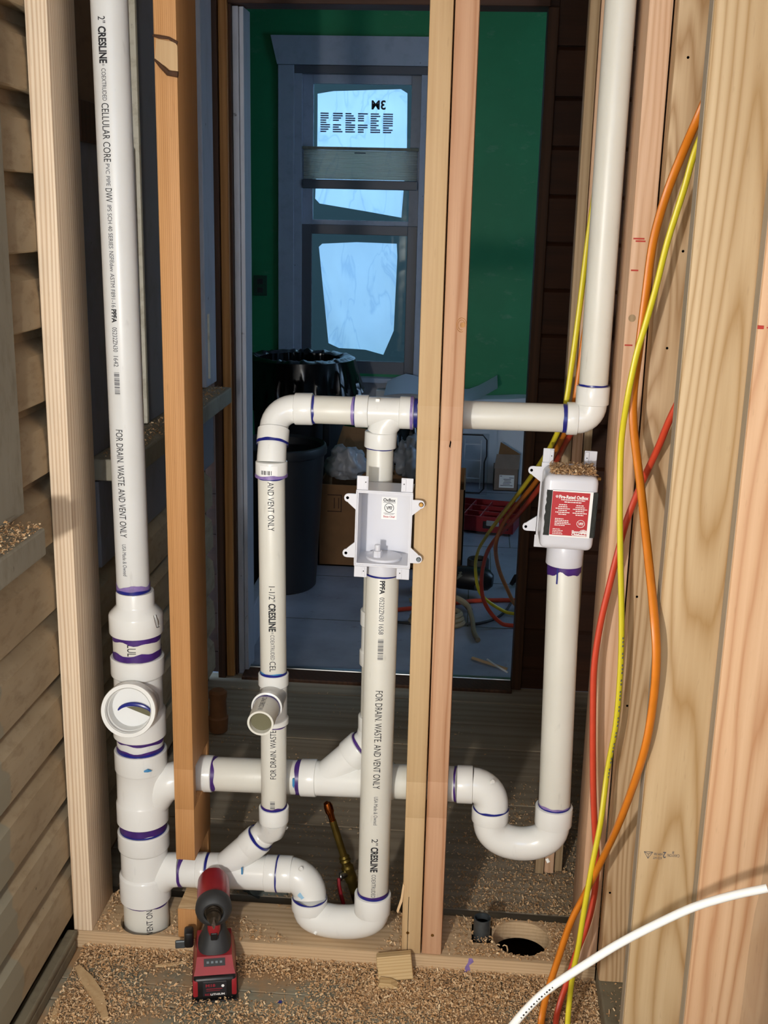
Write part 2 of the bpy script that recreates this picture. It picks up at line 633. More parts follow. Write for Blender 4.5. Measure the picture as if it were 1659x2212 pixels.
# ------------------------------------------------------------ setting: construction side
random.seed(7)
LIP, TOPX = -.753, -.774
wl = struct('wall_left', (-.8, 0, 0))
MB().box(-.86, -.79, -2.6, 1.36, -.05, 2.55).build('backing', M['panel_brown'], wl)
zs = [.068 + .1302 * i for i in range(-1, 19)]
for i, z in enumerate(zs):
    if i == 0:
        continue
    z1 = z + .1302

    def clap(y0, y1, nm='clapboard', m=M['siding'], z=z, z1=z1):
        j = random.uniform(-.0015, .0015)
        MB().prism([(-.79, z), (LIP - .004 + j, z), (LIP + j, z + .003), (LIP + j, z + .05), (LIP - .004 + j, z + .085), (TOPX - .008, z1 - .022), (TOPX - .012, z1 + .004), (-.79, z1 + .004)], 'Y', y0, y1).build(nm, m, wl)
    # prism axis Y keeps (x, z) order
    if z > .88:
        clap(-2.6, .245)
    else:
        clap(-2.6, 1.30 + random.uniform(-.012, .008))
# window blocked up beyond the first stud: boards, bead and stool
MB().box(-.79, -.757, .245, .61, .957, 1.565).build('boarded_panel', M['panel_grey'], wl)
MB().box(-.79, -.748, .245, .40, 1.565, 1.64, .002).build('panel_head', M['oldwood2'], wl)
MB().box(-.79, -.762, .245, .61, 1.64, 2.55).build('board', M['panel_brown'], wl)
MB().box(-.79, -.751, .630, .645, .957, 2.55, .002).build('bead', M['white_strip'], wl)
MB().box(-.79, -.755, .650, 1.19, .957, 2.55).build('boarded_panel', M['panel_grey'], wl)
MB().box(-.79, -.742, 1.19, 1.32, .957, 2.55, .003).build('side_casing', M['blue_trim'], wl)
MB().box(-.79, -.68, .245, 1.235, .910, .955, .004).build('stool', M['trim_grey'], wl)
MB().box(-.79, -.744, .245, 1.28, .725, .908, .003).build('apron', M['panel_grey'], wl)
for yy, zz in ((1.215, 1.0),):
    MB().box(-.742, -.738, yy, yy + .012, .98, 1.16).build('torn_strip', M['white_strip'], wl)
# window casing and stool nearest to the camera
MB().box(-.76, -.742, -.34, -.142, .944, 2.55, .003).build('side_casing', M['trim_grey'], wl)
MB().box(-.76, -.68, -1.25, -.214, .896, .943, .004).build('stool', M['trim_grey'], wl)
bl = struct('baseboard_left', (-.75, -1, 0))
MB().box(-.775, -.742, -2.6, -.012, 0, .03, .006).build('shoe', M['base_grey'], bl)
MB().box(-.762, -.7405, -2.6, -.006, .031, .045, .004).build('cap', M['base_grey'], bl)

fl = struct('floor', (0, 0, 0))
ys = [-.0, -.0955, -.156, -.255, -.35, -.46, -.57]
ye = [-2.6 + .16 * i for i in range(13)]
y = .015
for wd in [.1105, .0605, .1, .1] + [.11] * 20:
    ya, yb = y - wd, y
    if ya < -2.6:
        break
    MB().box(-.80, .9, ya + .0015, yb - .0015, -.022, 0 + random.uniform(-.0015, .0008), .0015, 1).build('plank', M['frontplank'], fl)
    y = ya
y = .215
for wd in [.155, .155, .153, .16, .15, .16, .15, .125]:
    MB().box(-.80, .9, y + .0015, y + wd - .0015, -.022, random.uniform(-.002, .0), .0015, 1).build('plank', M['hallplank'], fl)
    y += wd
MB().box(-.9, 1.2, -2.7, 1.42, -.26, -.22).build('subfloor', M['oldwood2'], fl)
for x0, r0 in ((-.3118, .0040), (-.06, .0030)):
    MB().cyl((x0, -.1200 if x0 < -.2 else -.19, .0), (x0, -.1200 if x0 < -.2 else -.19, .0012), r0, n=9).build('cement_spot', M['cement'], fl)
MB().box(-2.6, 1.7, 1.42, 4.5, -.03, 0).build('room_floor', M['roomfloor'], fl)
for yy in (1.95, 2.46, 2.98, 3.5, 4.0):
    MB().box(-2.6, 1.7, yy, yy + .004, 0, .0008).build('seam', M['chalk'], fl)
for xx, y0, y1 in ((.11, 2.46, 2.98), (.02, 1.95, 2.46), (.2, 2.98, 3.5)):
    MB().box(xx, xx + .004, y0, y1, 0, .0008).build('seam', M['chalk'], fl)

for x0, x1, y0, y1 in ((-1.0, -.86, -2.8, 1.5), (1.06, 1.2, -2.8, 1.5), (-1.0, 1.2, -2.8, -2.7), (-1.0, 1.2, 1.42, 1.5)):  # unseen boxes added below the floor to keep skylight from leaking in
    MB().box(x0, x1, y0, y1, -.26, -.023).build('light_block_skirt', M['oldwood2'], fl)
MB().box(.70, 1.10, -2.7, 1.5, -.03, -.022).build('light_block_skirt', M['oldwood2'], fl)
wr = struct('wall_right', (.9, 0, 0))
MB().box(.62, .70, -2.6, 1.42, -.05, 2.55).build('wall_panel', M['oldwood2'], wr)
wb = struct('wall_front', (0, -2.65, 0))
MB().box(-.9, .05, -2.72, -2.62, -.05, 2.55).build('wall_panel', M['white'], wb)
MB().box(.05, .70, -2.72, -2.62, -.05, 1.35).build('wall_panel', M['white'], wb)  # unseen opening above this panel, added to let in cool fill light
MB().box(.05, .70, -2.72, -2.62, 2.05, 2.55).build('wall_panel', M['white'], wb)
MB().box(.70, .9, -2.72, -2.62, -.05, 2.55).build('wall_panel', M['white'], wb)
ce = struct('ceiling', (0, 0, 2.5))
MB().box(-.9, .9, -2.7, 1.5, 2.5, 2.6).build('ceiling_panel', M['white'], ce)

# doorway partition
wm = struct('wall_middle', (.4, 1.44, 0))
for i, z in enumerate([-.06 + .1305 * k for k in range(20)]):
    MB().prism([(1.423, z), (1.423 + .0, z + .118), (1.432, z + .128), (1.432, z + .1295), (1.455, z + .1295), (1.455, z)], 'X', .196, .72).build('wall_board', M['darkplank'], wm)
    MB().box(-1.0, -.77, 1.425, 1.455, z, z + .1285).build('wall_board', M['darkplank'], wm)
MB().box(-2.72, 1.82, 1.456, 1.50, 2.0, 2.72).build('upper_panel', M['header'], wm)
MB().box(-2.72, -.70, 1.456, 1.50, -.05, 2.0).build('side_panel', M['oldwood2'], wm)
MB().box(.20, 1.82, 1.456, 1.50, -.05, 2.0).build('side_panel', M['oldwood2'], wm)
d1 = struct('door_1', (-.27, 1.42, 0))
MB().box(-.765, -.742, 1.38, 1.45, -.02, 2.5, .002).build('jamb_backer', M['oldwood2'], d1)
MB().box(-.741, -.716, 1.395, 1.452, .0, 2.5, .003).build('jamb_post', M['oldwood'], d1)
MB().box(-.7155, -.708, 1.41, 1.50, .0, 2.0, .001).build('jamb_lining', M['oldwood2'], d1)
MB().box(-.7075, -.690, 1.425, 1.52, .0, 1.99, .002).build('casing_inner', M['blue_trim'], d1)
MB().box(-.6895, -.677, 1.433, 1.53, .0, 1.99, .002).build('casing_outer', M['blue_trim'], d1)
MB().box(-.716, .17, 1.40, 1.50, 1.993, 2.20, .003).build('header', M['header'], d1)
MB().box(.165, .195, 1.405, 1.50, 0, 1.993, .003).build('jamb_post', M['oldwood2'], d1)
MB().box(-.69, .165, 1.375, 1.455, -.005, .010, .003).build('threshold', M['oldwood2'], d1)
MB().box(-.69, .165, 1.455, 1.475, .0, .013, .003).build('threshold_strip', M['steel'], d1)

# ------------------------------------------------------------ setting: the green room beyond
YF = 4.4
wk = struct('wall_back', (-.5, YF, 0))
MB().box(-2.6, -1.0, YF, YF + .12, -.03, 2.6).build('wall_panel', M['green'], wk)
MB().box(-.286, 1.7, YF, YF + .12, -.03, 2.6).build('wall_panel', M['green'], wk)
MB().box(-1.0, -.286, YF, YF + .12, -.03, .56).build('wall_panel', M['green'], wk)
MB().box(-1.0, -.286, YF, YF + .12, 2.18, 2.6).build('wall_panel', M['green'], wk)
MB().box(-2.6, -1.08, YF - .015, YF, 0, .14, .004).build('baseboard', M['casing'], wk)
MB().box(-2.72, -2.6, 1.5, YF, -.03, 2.6).build('room_side_wall', M['green'], wk)
MB().box(-2.72, 1.82, 1.5, YF + .12, 2.6, 2.7).build('room_ceiling', M['white'], wk)
ws = struct('wall_side', (1.7, 3, 0))
MB().box(1.7, 1.82, 1.5, 2.3, -.03, 2.6).build('wall_panel', M['green'], ws)
MB().box(1.7, 1.82, 3.2, YF + .12, -.03, 2.6).build('wall_panel', M['green'], ws)
MB().box(1.7, 1.82, 2.3, 3.2, -.03, 1.0).build('wall_panel', M['green'], ws)
MB().box(1.7, 1.82, 2.3, 3.2, 1.8, 2.6).build('wall_panel', M['green'], ws)
bb = struct('baseboard_back', (-.68, 1.6, 0))
MB().box(-.745, -.70, 1.54, 2.6, 0, .15, .006).build('base_board', M['blue_trim'], bb)

w1 = struct('window_1', (-.643, YF, 1.4))
wx = -.643
for sx in (-1, 1):
    a, b_ = sorted((wx + sx * .356, wx + sx * .442))
    MB().box(a, b_, YF - .022, YF, .545, 2.175, .003).build('side_casing', M['casing'], w1)
    a, b_ = sorted((wx + sx * .315, wx + sx * .356))
    MB().box(a, b_, YF - .012, YF + .10, .546, 2.1345, .002).build('reveal', M['casing'], w1)
MB().prism([(wx - .445, 2.176), (wx + .445, 2.176), (wx + .48, 2.318), (wx - .48, 2.318)], 'Y', YF - .03, YF).build('head_casing', M['casing'], w1)
MB().box(wx - .356, wx + .356, YF - .012, YF + .10, 2.135, 2.175, .002).build('head_reveal', M['dark_sash'], w1)
MB().box(wx - .475, wx + .475, YF - .07, YF + .1, .518, .546, .004).build('stool', M['casing'], w1)
MB().box(wx - .44, wx + .44, YF - .02, YF, .40, .517, .003).build('apron', M['casing'], w1)
# sashes: upper (outer) and lower (inner)
for nm, yo, z0, z1 in (('upper_sash', .055, 1.355, 2.135), ('lower_sash', .025, .548, 1.365)):
    q = MB()
    ox, ix = .315, .262
    rb, rt = (.035, .045) if nm == 'upper_sash' else (.08, .05)
    q.box(wx - ox, wx - ix, YF + yo - .02, YF + yo + .01, z0, z1, .002)
    q.box(wx + ix, wx + ox, YF + yo - .02, YF + yo + .01, z0, z1, .002)
    q.box(wx - ix, wx + ix, YF + yo - .02, YF + yo + .01, z0, z0 + rb, .002)
    q.box(wx - ix, wx + ix, YF + yo - .02, YF + yo + .01, z1 - rt, z1, .002)
    f = q.build(nm, M['dark_sash'] if nm == 'lower_sash' else M['casing'], w1)
    MB().box(wx - ix, wx + ix, YF + yo - .003, YF + yo + .001, z0 + rb, z1 - rt).build('pane', M['glass'], f)


def sheet(name, poly, y, mat, parent, wr=.006, seed=0, n=26):
    """A wrinkled plastic sheet filling an outline (x, z) at depth y."""
    bm = bmesh.new()
    vs = [bm.verts.new((p[0], y, p[1])) for p in poly]
    bm.faces.new(vs)
    xs = [p[0] for p in poly]
    zz = [p[1] for p in poly]
    for i in range(1, n):
        for co, no in (((min(xs) + (max(xs) - min(xs)) * i / n, 0, 0), (1, 0, 0)), ((0, 0, min(zz) + (max(zz) - min(zz)) * i / n), (0, 0, 1))):
            bmesh.ops.bisect_plane(bm, geom=bm.verts[:] + bm.edges[:] + bm.faces[:], plane_co=co, plane_no=no)
    for q in bm.verts:
        c_ = q.co
        k = noise.noise(Vector((c_.x * 9 + c_.z * 5 + seed, c_.z * 3 - c_.x * 6, seed)))
        k = abs(k) ** .5 * (1 if k > 0 else -1)
        q.co.y += wr * k
    m = MB()
    bm.verts.index_update()
    m.add([q.co[:] for q in bm.verts], [[q.index for q in f.verts] for f in bm.faces])
    bm.free()
    return m.build(name, mat, parent, smooth=True, sharp=180)


sheet('plastic_film', [(-.885, 2.04), (-.80, 2.055), (-.44, 2.07), (-.405, 2.05), (-.40, 1.77), (-.42, 1.41), (-.62, 1.44), (-.87, 1.475), (-.895, 1.50), (-.885, 1.77)], YF + .064, M['film'], w1, .003, 2)
sheet('plastic_film', [(-.868, 1.245), (-.85, 1.262), (-.66, 1.275), (-.44, 1.272), (-.435, 1.20), (-.445, .80), (-.50, .665), (-.60, .69), (-.75, .695), (-.81, .72), (-.83, .9)], YF + .034, M['film'], w1, .003, 5)
q = MB()
flat_text(q, '3M', (-.515, YF + .012, 1.985), (-1, 0, 0), (0, 0, 1), .075, .045, .03)
q.build('lettering', M['ink'], w1)
q = MB()
for i in range(6):
    x0 = -.862 + i * .067
    for k in range(9):
        if k == 4 and i in (1, 3):
            continue
        q.box(x0, x0 + .052 - random.choice((0, 0, .008, .02)), YF + .011, YF + .012, 1.935 - k * .0115, 1.942 - k * .0115)
q.build('fine_print', plain('grey_print', '7a86ad', .6), w1)

cs = thing('cellular_shade', 'cream pleated cellular shade half way up the bright window', 'blind', (wx, YF, 1.57))
q = MB()
z = 1.755
prof = []
for k in range(13):
    prof += [(YF - .004, 1.752 - k * .0115), (YF - .012, 1.752 - k * .0115 - .00575)]
prof += [(YF - .004, 1.752 - 13 * .0115)]
for k in range(len(prof) - 1):
    q.add([(wx - .305, prof[k][0], prof[k][1]), (wx + .305, prof[k][0], prof[k][1]), (wx + .305, prof[k + 1][0], prof[k + 1][1]), (wx - .305, prof[k + 1][0], prof[k + 1][1])], [(0, 1, 2, 3)])
q.build('pleated_fabric', M['shade'], cs)
MB().box(wx - .31, wx + .31, YF - .022, YF + .008, 1.753, 1.768, .002).build('top_rail', M['trim_grey'], cs)
MB().box(wx - .31, wx + .31, YF - .024, YF + .008, 1.552, 1.600, .004).build('bottom_rail', M['dark_sash'], cs)
MB().box(wx - .03, wx + .03, YF - .032, YF - .022, 1.735, 1.741, .001).build('pull_tab', M['dark_sash'], cs)

ex = struct('exterior_wall', (0, 8, 0))
MB().box(-9, 7, 8, 8.3, -1, 3.6).build('hedge_wall', plain('dark_green_beyond', '0c1a1a', .9), ex)
MB().box(-9, 9, YF + .2, 8, -.6, -.5).build('garden', plain('dark_garden', '10160f', .9), ex)

ot = thing('wall_outlet', 'dark outlet cover plate on the green wall left of the window', 'outlet', (-1.19, YF, 1.03))
MB().box(-1.225, -1.150, YF - .006, YF, .975, 1.085, .003).build('cover_plate', plain('dark_green_plate', '1c4a36', .4), ot)
for zz in (1.005, 1.052):
    MB().box(-1.203, -1.172, YF - .008, YF - .006, zz - .014, zz + .014, .001).build('socket', M['rubber'], ot)

# ------------------------------------------------------------ framing lumber
def stud(name, label, x0, x1, y0, y1, z0, z1, mat, holes=(), group=None, r=.0022, cat='stud'):
    """A sawn stud; holes: (za, zb) stretches bored through, keeping a strip of wood front and back."""
    t_ = thing(name, label, cat, ((x0 + x1) / 2, (y0 + y1) / 2, z0), group)
    q = MB()
    z = z0
    for a, b in sorted(holes):
        q.box(x0, x1, y0, y1, z, a, r)
        q.box(x0, x1, y0, y0 + .022, a - .004, b + .004, r)
        q.box(x0, x1, y1 - .022, y1, a - .004, b + .004, r)
        z = b
    q.box(x0, x1, y0, y1, z, z1, r)
    q.build('lumber', mat, t_, smooth=True)
    return t_


PB = .135
stud('wall_stud', 'pale knotty stud standing against the painted clapboard wall, leftmost of the studs', -.751, -.713, 0, PB, .0385, 2.5, M['stud_left'])
# second stud, cut through for the lower drain
s2 = thing('wall_stud', 'orange fir stud notched around the lower drain, second from the clapboard wall', 'stud', (-.519, PB / 2, .0385))
q = MB()
q.box(-.538, -.500, 0, PB, .407, 2.5, .002)
q.box(-.538, -.500, 0, .020, .322, .411, .002)
q.box(-.538, -.500, .116, PB, .322, .411, .002)
q.box(-.538, -.500, 0, PB, .2135, .326, .002)
q.build('upper_length', M['stud_fir'], s2, smooth=True)
MB().box(-.5375, -.501, .116, PB, .108, .213, .002).build('notch_web', M['stud_fir'], s2)
MB().box(-.538, -.499, 0, PB, .0385, .103, .002).build('lower_length', M['stud_fir'], s2, smooth=True)
MB().box(-.5375, -.4995, .002, .1155, .1032, .1038).build('saw_cut_end', M['endgrain'], s2)
kn = MB()
zk = 1.69
kn.prism([(-.5365, zk - .010), (-.533, zk + .023), (-.502, zk + .018), (-.4985, zk + .012), (-.4985, zk - .026), (-.507, zk - .028), (-.520, zk - .018)], 'Y', -.0022, .001)
kn.build('knot', M['stud_mid_l'], s2)
q = MB()
q.tube([(-.5385, -.001, zk + .028), (-.528, -.0022, zk + .026), (-.512, -.0022, zk + .024), (-.4985, -.001, zk + .017)], [.002, .0028, .0022, .0025], 8)
q.build('bark_edge', M['oldwood2'], s2)
q = MB()
q.tube([(-.537, -.001, zk - .008), (-.527, -.0025, zk - .018), (-.515, -.0028, zk - .029), (-.4985, -.001, zk - .031)], [.0018, .0034, .0045, .0050], 8)
q.build('bark_edge', M['oldwood2'], s2)

s3 = stud('wall_stud', 'pale yellowish stud of the middle pair, the half that carries the outlet box', -.0912, -.0535, 0, PB, .0385, 2.5, M['stud_mid_l'], [(.338, .409), (1.070, 1.126)])
MB().prism([(-.0955, .16), (-.0915, .195), (-.0885, .19), (-.0915, .155), (-.0995, .128), (-.1025, .133)], 'Y', -.002, .003).build('splinter', M['splinter'], s3)
q = MB()
q.cyl((-.0795, -.0006, .085), (-.0795, .001, .085), .0032, n=12)
q.build('nail', M['screw'], s3)
MB().box(-.0800, -.0790, -.0006, .004, .0388, .165).build('split', M['blackhole'], s3)
s4 = stud('wall_stud', 'pinkish knotty stud of the middle pair, the half nearer the cables', -.0512, -.0125, .002, PB, .0385, 2.5, M['stud_mid_r'], [(.340, .411), (1.070, 1.126)])
MB().cyl((-.031, .0012, .082), (-.031, .003, .082), .0032, n=12).build('nail', M['screw'], s4)
q = MB()
q.lathe((-.0195, .0006, 1.268), (-.0195, .003, 1.268), [(0, .0045), (.002, .0045)], 14)
q.build('knot', M['oldwood'], s4)
q = MB()
for rr in (.0085, .012):
    q.tube([(-.0215 + rr * math.cos(a) * .7, .0018, 1.268 + rr * math.sin(a)) for a in [2 * PI * k / 16 for k in range(14)]], .0005, 5)
q.build('knot_ring', M['oldwood'], s4)
MB().prism([(-.033, 1.069), (-.031, 1.066), (-.0325, 1.055), (-.0345, 1.058)], 'Y', .0015, .003).build('gouge', M['blackhole'], s4)

s5 = stud('wall_stud', 'pinkish end stud with red pencil ticks, beside the capped white vent pipe', .251, .2885, 0, PB, .0385, 2.5, M['stud_a'])
for zz, x0, x1 in ((1.417, .254, .272), (1.413, .258, .274), (1.366, .254, .266), (1.243, .253, .266)):
    MB().box(x0, x1, -.0005, .001, zz - .0012, zz + .0012).build('pencil_mark', M['pencil'], s5)
q = MB()
q.lathe((.262, -.0004, 1.288), (.262, .002, 1.288), [(0, .0062), (.002, .0062)], 16)
q.build('knot', M['stud_back'], s5)

EDGE = wood('shaded_edge_grey', 'b3a898', '8f8371', 21, rings=6, lines=0, s=9, ringw=.4)  # grey tone paints the dimmer, cooler light on the boards' left sides
s6 = stud('corner_stud', 'tan board with nail holes and wavy grain behind the hanging cables', .2895, .372, -.045, -.002, .0385, 2.5, M['stud_tan'], cat='board', r=.004)
for px_, pz in ((.310, 1.69), (.328, 1.40), (.316, 1.245), (.301, .815), (.288 + .012, .61), (.297, .232)):
    MB().cyl((px_, -.0456, pz), (px_, -.044, pz), .0021, n=10).build('nail_hole', M['blackhole'], s6)
s7 = stud('corner_stud', 'wide tan board with flame grain and a grade stamp low down', .3035, .4070, -.262, -.222, -.0, 2.5, M['stud_big'], cat='board', r=.005)
MB().box(.3031, .3037, -.257, -.227, .0, 2.495).build('edge_shade_overlay', EDGE, s7)
q = MB()
sx, sz = .3685, .4435
flat_text(q, 'CANYON', (sx + .001, -.2626, sz + .004), (-1, 0, 0), (0, 0, -1), .019, .0055)
flat_text(q, '2', (sx - .0205, -.2626, sz + .004), (-1, 0, 0), (0, 0, -1), .005, .011, .02)
flat_text(q, 'KD HT', (sx - .027, -.2626, sz - .002), (-1, 0, 0), (0, 0, -1), .014, .0045)
flat_text(q, 'HEM FIR', (sx - .026, -.2626, sz + .005), (-1, 0, 0), (0, 0, -1), .014, .0045)
flat_text(q, '8', (sx - .008, -.2626, sz + .0095), (-1, 0, 0), (0, 0, -1), .003, .005)
for k in range(3):
    a0, a1 = 2 * PI * k / 3 - PI / 2, 2 * PI * (k + 1) / 3 - PI / 2
    q.tube([(sx - .049 + .008 * math.cos(a0), -.2626, sz + .004 + .008 * math.sin(a0)), (sx - .049 + .008 * math.cos(a1), -.2626, sz + .004 + .008 * math.sin(a1))], .0004, 4)
    q.tube([(sx - .049, -.2626, sz + .004), (sx - .049 + .007 * math.cos(a0), -.2626, sz + .004 + .007 * math.sin(a0))], .0004, 4)
q.build('grade_stamp', M['ink_soft'], s7)
s8 = stud('corner_stud', 'peach coloured board with curving grain nearest to the white tube end', .3955, .535, -.302, -.263, -.0, 2.5, M['stud_right'], cat='board', r=.005)
MB().box(.3951, .3957, -.297, -.268, .0, 2.495).build('edge_shade_overlay', EDGE, s8)
MB().box(.3955, .404, -.3027, -.301, 1.304, 1.309).build('pencil_mark', M['pencil'], s8)
MB().box(.408, .416, -.3027, -.301, 1.3055, 1.307).build('pencil_mark', M['pencil'], s8)
for i, (x0, x1, y0, y1, m_, la) in enumerate(((.1905, .2095, .37, .42, M['stud_back'], 'brown rear stud seen behind the right outlet box, left one of three'),
                                              (.211, .2325, .375, .42, M['stud_a'], 'paler rear stud seen behind the right outlet box, middle one of three'),
                                              (.2345, .252, .385, .43, M['stud_back'], 'brown rear stud seen behind the right outlet box, right one of three'))):
    stud('rear_stud', la, x0, x1, y0, y1, .002, 2.5, m_, group='studs behind the right outlet box')

# sole plate with its bored holes
bp = thing('sole_plate', 'pine bottom plate along the floor under the studs, with round holes', 'board', (-.235, PB / 2, 0))
bm = bmesh.new()
bmesh.ops.create_grid(bm, x_segments=1, y_segments=1, size=.5)
for q_ in bm.verts:
    q_.co = Vector((-.752 + (q_.co.x + .5) * 1.04, (q_.co.y + .5) * PB, .038))


def plate_mesh():
    holes = [((-.6155, .052, .066), .0535), ((.1465, .0735, .0575), .0563)]
    q = MB()
    xs0, xs1 = -.752, .288
    # strips between holes, and ring sectors around each hole
    segs = []
    x = xs0
    for (hx, hy, hw), hr in holes:
        segs.append((x, hx - hw))
        x = hx + hw
    segs.append((x, xs1))
    for a, b in segs:
        if a < .03 < b:                       # notch for the conduit
            q.box(a, .047, 0, PB, 0, .038)
            q.box(.088, b, 0, PB, 0, .038)
            q.box(.047, .088, 0, .050, 0, .038)
        else:
            q.box(a, b, 0, PB, 0, .038)
    for (hx, hy, hw), hr in holes:
        x0, x1 = hx - hw, hx + hw
        n = 40
        inner, outer = [], []
        for k in range(n):
            a = 2 * PI * k / n
            c_, s_ = math.cos(a), math.sin(a)
            inner.append((hx + hr * c_, hy + hr * s_))
            tx = ((x1 if c_ > 0 else x0) - hx) / c_ if abs(c_) > 1e-6 else 1e9
            ty = ((PB if s_ > 0 else 0) - hy) / s_ if abs(s_) > 1e-6 else 1e9
            tt = max(min(tx, ty), hr * .999)
            outer.append((hx + tt * c_, min(max(hy + tt * s_, 0), PB)))
        # corner points
        vs = [(p[0], p[1], .038) for p in inner] + [(p[0], p[1], .038) for p in outer]
        vs += [(p[0], p[1], 0) for p in inner] + [(p[0], p[1], 0) for p in outer]
        fs = []
        for k in range(n):
            k2 = (k + 1) % n
            fs.append((k, k2, n + k2, n + k))
            fs.append((2 * n + k, k, k2, 2 * n + k2)[::-1])
            fs.append((n + k, n + k2, 3 * n + k2, 3 * n + k))
        q.add(vs, fs)
        for cx, cy_ in ((x0, 0), (x1, 0), (x0, PB), (x1, PB)):
            best = sorted(range(n), key=lambda k: (outer[k][0] - cx) ** 2 + (outer[k][1] - cy_) ** 2)[:2]
            a_, b_ = outer[best[0]], outer[best[1]]
            q.add([(cx, cy_, .038), (a_[0], a_[1], .038), (b_[0], b_[1], .038), (cx, cy_, 0), (a_[0], a_[1], 0), (b_[0], b_[1], 0)],
                  [(0, 1, 2), (0, 3, 4, 1), (0, 2, 5, 3)])
    return q


bm.free()
plate_mesh().build('lumber', M['plate'], bp)
MB().prism([(.040, .002), (.046, .012), (.043, .021), (.052, .030), (.049, .0375), (.042, .0375), (.041, .028), (.036, .018), (.033, .004)], 'Y', -.0006, .0005).build('primer_drip', M['primer_pale'], bp)
MB().box(-.6675, -.5625, 0, PB, -.12, -.02).build('hole_shadow_floor', M['blackhole'], bp) if False else None
MB().tube([(.118, .040, .020), (.119, .041, .033), (.117, .042, .041), (.112, .042, .043), (.109, .042, .040)], [.0016, .0015, .0013, .0012, .0008], 8).build('wood_curl', M['splinter'], bp)
rp = thing('sole_plate', 'bottom plate running toward the viewer under the right boards, dusty with chips', 'board', (.36, -.2, 0))
MB().box(.2895, .39, -1.2, -.001, 0, .038, .004).build('lumber', M['base_grey'], rp)

ob = thing('wood_offcut', 'small wood block leaning on the bottom plate below the middle studs', 'wood block', (-.098, -.030, .003), rot=(R(-10), R(-7), R(5)))
MB().box(-.034, .034, -.011, .011, .0, .050, .002).build('block', M['block'], ob, local=True)
of = thing('wood_shim', 'torn wood wedge lying on the chips in front of the small wood block', 'wood block', (-.112, -.06, 0))
MB().prism([(-.133, .001), (-.088, .001), (-.094, .008), (-.106, .014), (-.128, .016)], 'Y', -.064, -.046).build('wedge', M['block'], of)

# ------------------------------------------------------------ plumbing
SM = dict(smooth=True)


def pipe(parent, p0, p1, r, mat=None, name='pipe', n=40):
    return MB().cyl(p0, p1, r, n=n, c=.0012).build(name, mat or M['pvc_pipe'], parent, **SM)


def hub(parent, p0, p1, r, name='hub', mat=None, n=40):
    return MB().cyl(p0, p1, r, n=n, c=.002).build(name, mat or M['pvc_fit'], parent, **SM)


def ring(parent, p0, d, r, wd=.006, mat=None, seed=1, amp=.4, name='primer_ring'):
    """A brushed band of primer or cement on a pipe: wavy-edged sleeve."""
    p0, d = Vector(p0), Vector(d).normalized()
    m = rot_to(d)
    n = 40
    vs = []
    for e in (0, 1):
        for i in range(n):
            a = 2 * PI * i / n
            k = noise.noise(Vector((math.cos(a) * 1.6 + seed * 3.1, math.sin(a) * 1.6, e * 5.0 + seed)))
            h = (0 if e == 0 else wd) + wd * amp * k * (1 if e else .25)
            vs.append(p0 + d * h + m @ Vector(((r + .0007) * math.cos(a), (r + .0007) * math.sin(a), 0)))
    q = MB()
    q.add(vs, [(i, (i + 1) % n, n + (i + 1) % n, n + i) for i in range(n)])
    return q.build(name, mat or M['primer'], parent, **SM)


PY_ = .07
X0, Y0 = -.6225, .07
PUR, PAL, CEM = M['primer'], M['primer_pale'], M['cement']
# --- main stack on the left
st = thing('drain_stack', 'white main drain stack of large fittings, between the first two studs', 'pipe', (X0, Y0, .0))


def vz(z):
    return (X0 - (.0 if z < .5 else .0), Y0, z)


# reducing coupling
q = MB()
q.lathe(vz(.658), vz(.752), [(0, .0475), (.001, .0505), (.003, .0515), (.036, .0515), (.040, .0505), (.055, .037), (.058, .0362), (.081, .0362), (.084, .035)], 44)
q.build('reducing_coupling', M['pvc_fit'], st, **SM)
q = MB()
q.tube([(-.574, .03, .709), (-.570, .028, .697), (-.569, .030, .685)], [.003, .004, .003], 10)
q.build('cement_blob', M['clear'], st, **SM)
pp = pipe(st, vz(.606), vz(.660), .0455)
q = MB()
pipe_text(q, 'CELLULO', vz(.0), vz(1), .0455, .672, .614, .017, R(4))
q.build('lettering', M['ink'], pp)
ring(pp, vz(.6585), (0, 0, -1), .0455, .010, PUR, 3, .9)
ring(pp, vz(.6115), (0, 0, 1), .0455, .014, PUR, 4, .6)
# sanitary tee with its open branch
t1 = MB().lathe(vz(.443), vz(.611), [(0, .0495), (.002, .0515), (.052, .0515), (.055, .0505), (.058, .0468), (.127, .0468), (.130, .0505), (.133, .0515), (.166, .0515), (.168, .0495)], 44).build('sanitary_tee', M['pvc_fit'], st, **SM)
bz, bx = .531, -.6165
ax0, ax1 = Vector((bx - .004, .045, bz - .010)), Vector((bx + .002, -.026, bz + .006))
dv = (ax1 - ax0).normalized()
q = MB()
q.lathe(ax0, ax1, [(0, .046), (.034, .046), (.040, .0505), (.043, .0515), (.070, .0515), (.0727, .0505), (.0727, .0435), (.0700, .0425), (.060, .0425), (.058, .0400), (.030, .0385)], 44, True, False)
q.build('branch_socket', M['pvc_fit'], t1, **SM)
q = MB()
for k in range(5):
    q.lathe(ax0 + dv * (.061 + .0022 * k), ax1, [(0, .0425), (.0006, .0417), (.0012, .0425)], 36, False, False)
q.build('thread', M['pvc_fit'], t1, **SM)
q = MB()
q.lathe(ax0 + dv * .0305, ax1, [(0, .0392), (.0005, .0392)], 36)
q.build('far_wall', M['pvc_pipe2'], t1, **SM)
m_ = rot_to(dv)
q = MB()
cen = ax0 + dv * .0325
upv = Vector((0, 0, 1))
rt = Vector((1, 0, 0))
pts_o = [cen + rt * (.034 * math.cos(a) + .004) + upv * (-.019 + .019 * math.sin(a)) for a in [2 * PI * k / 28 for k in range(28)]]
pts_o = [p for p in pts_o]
q.add(pts_o, [tuple(range(28))])
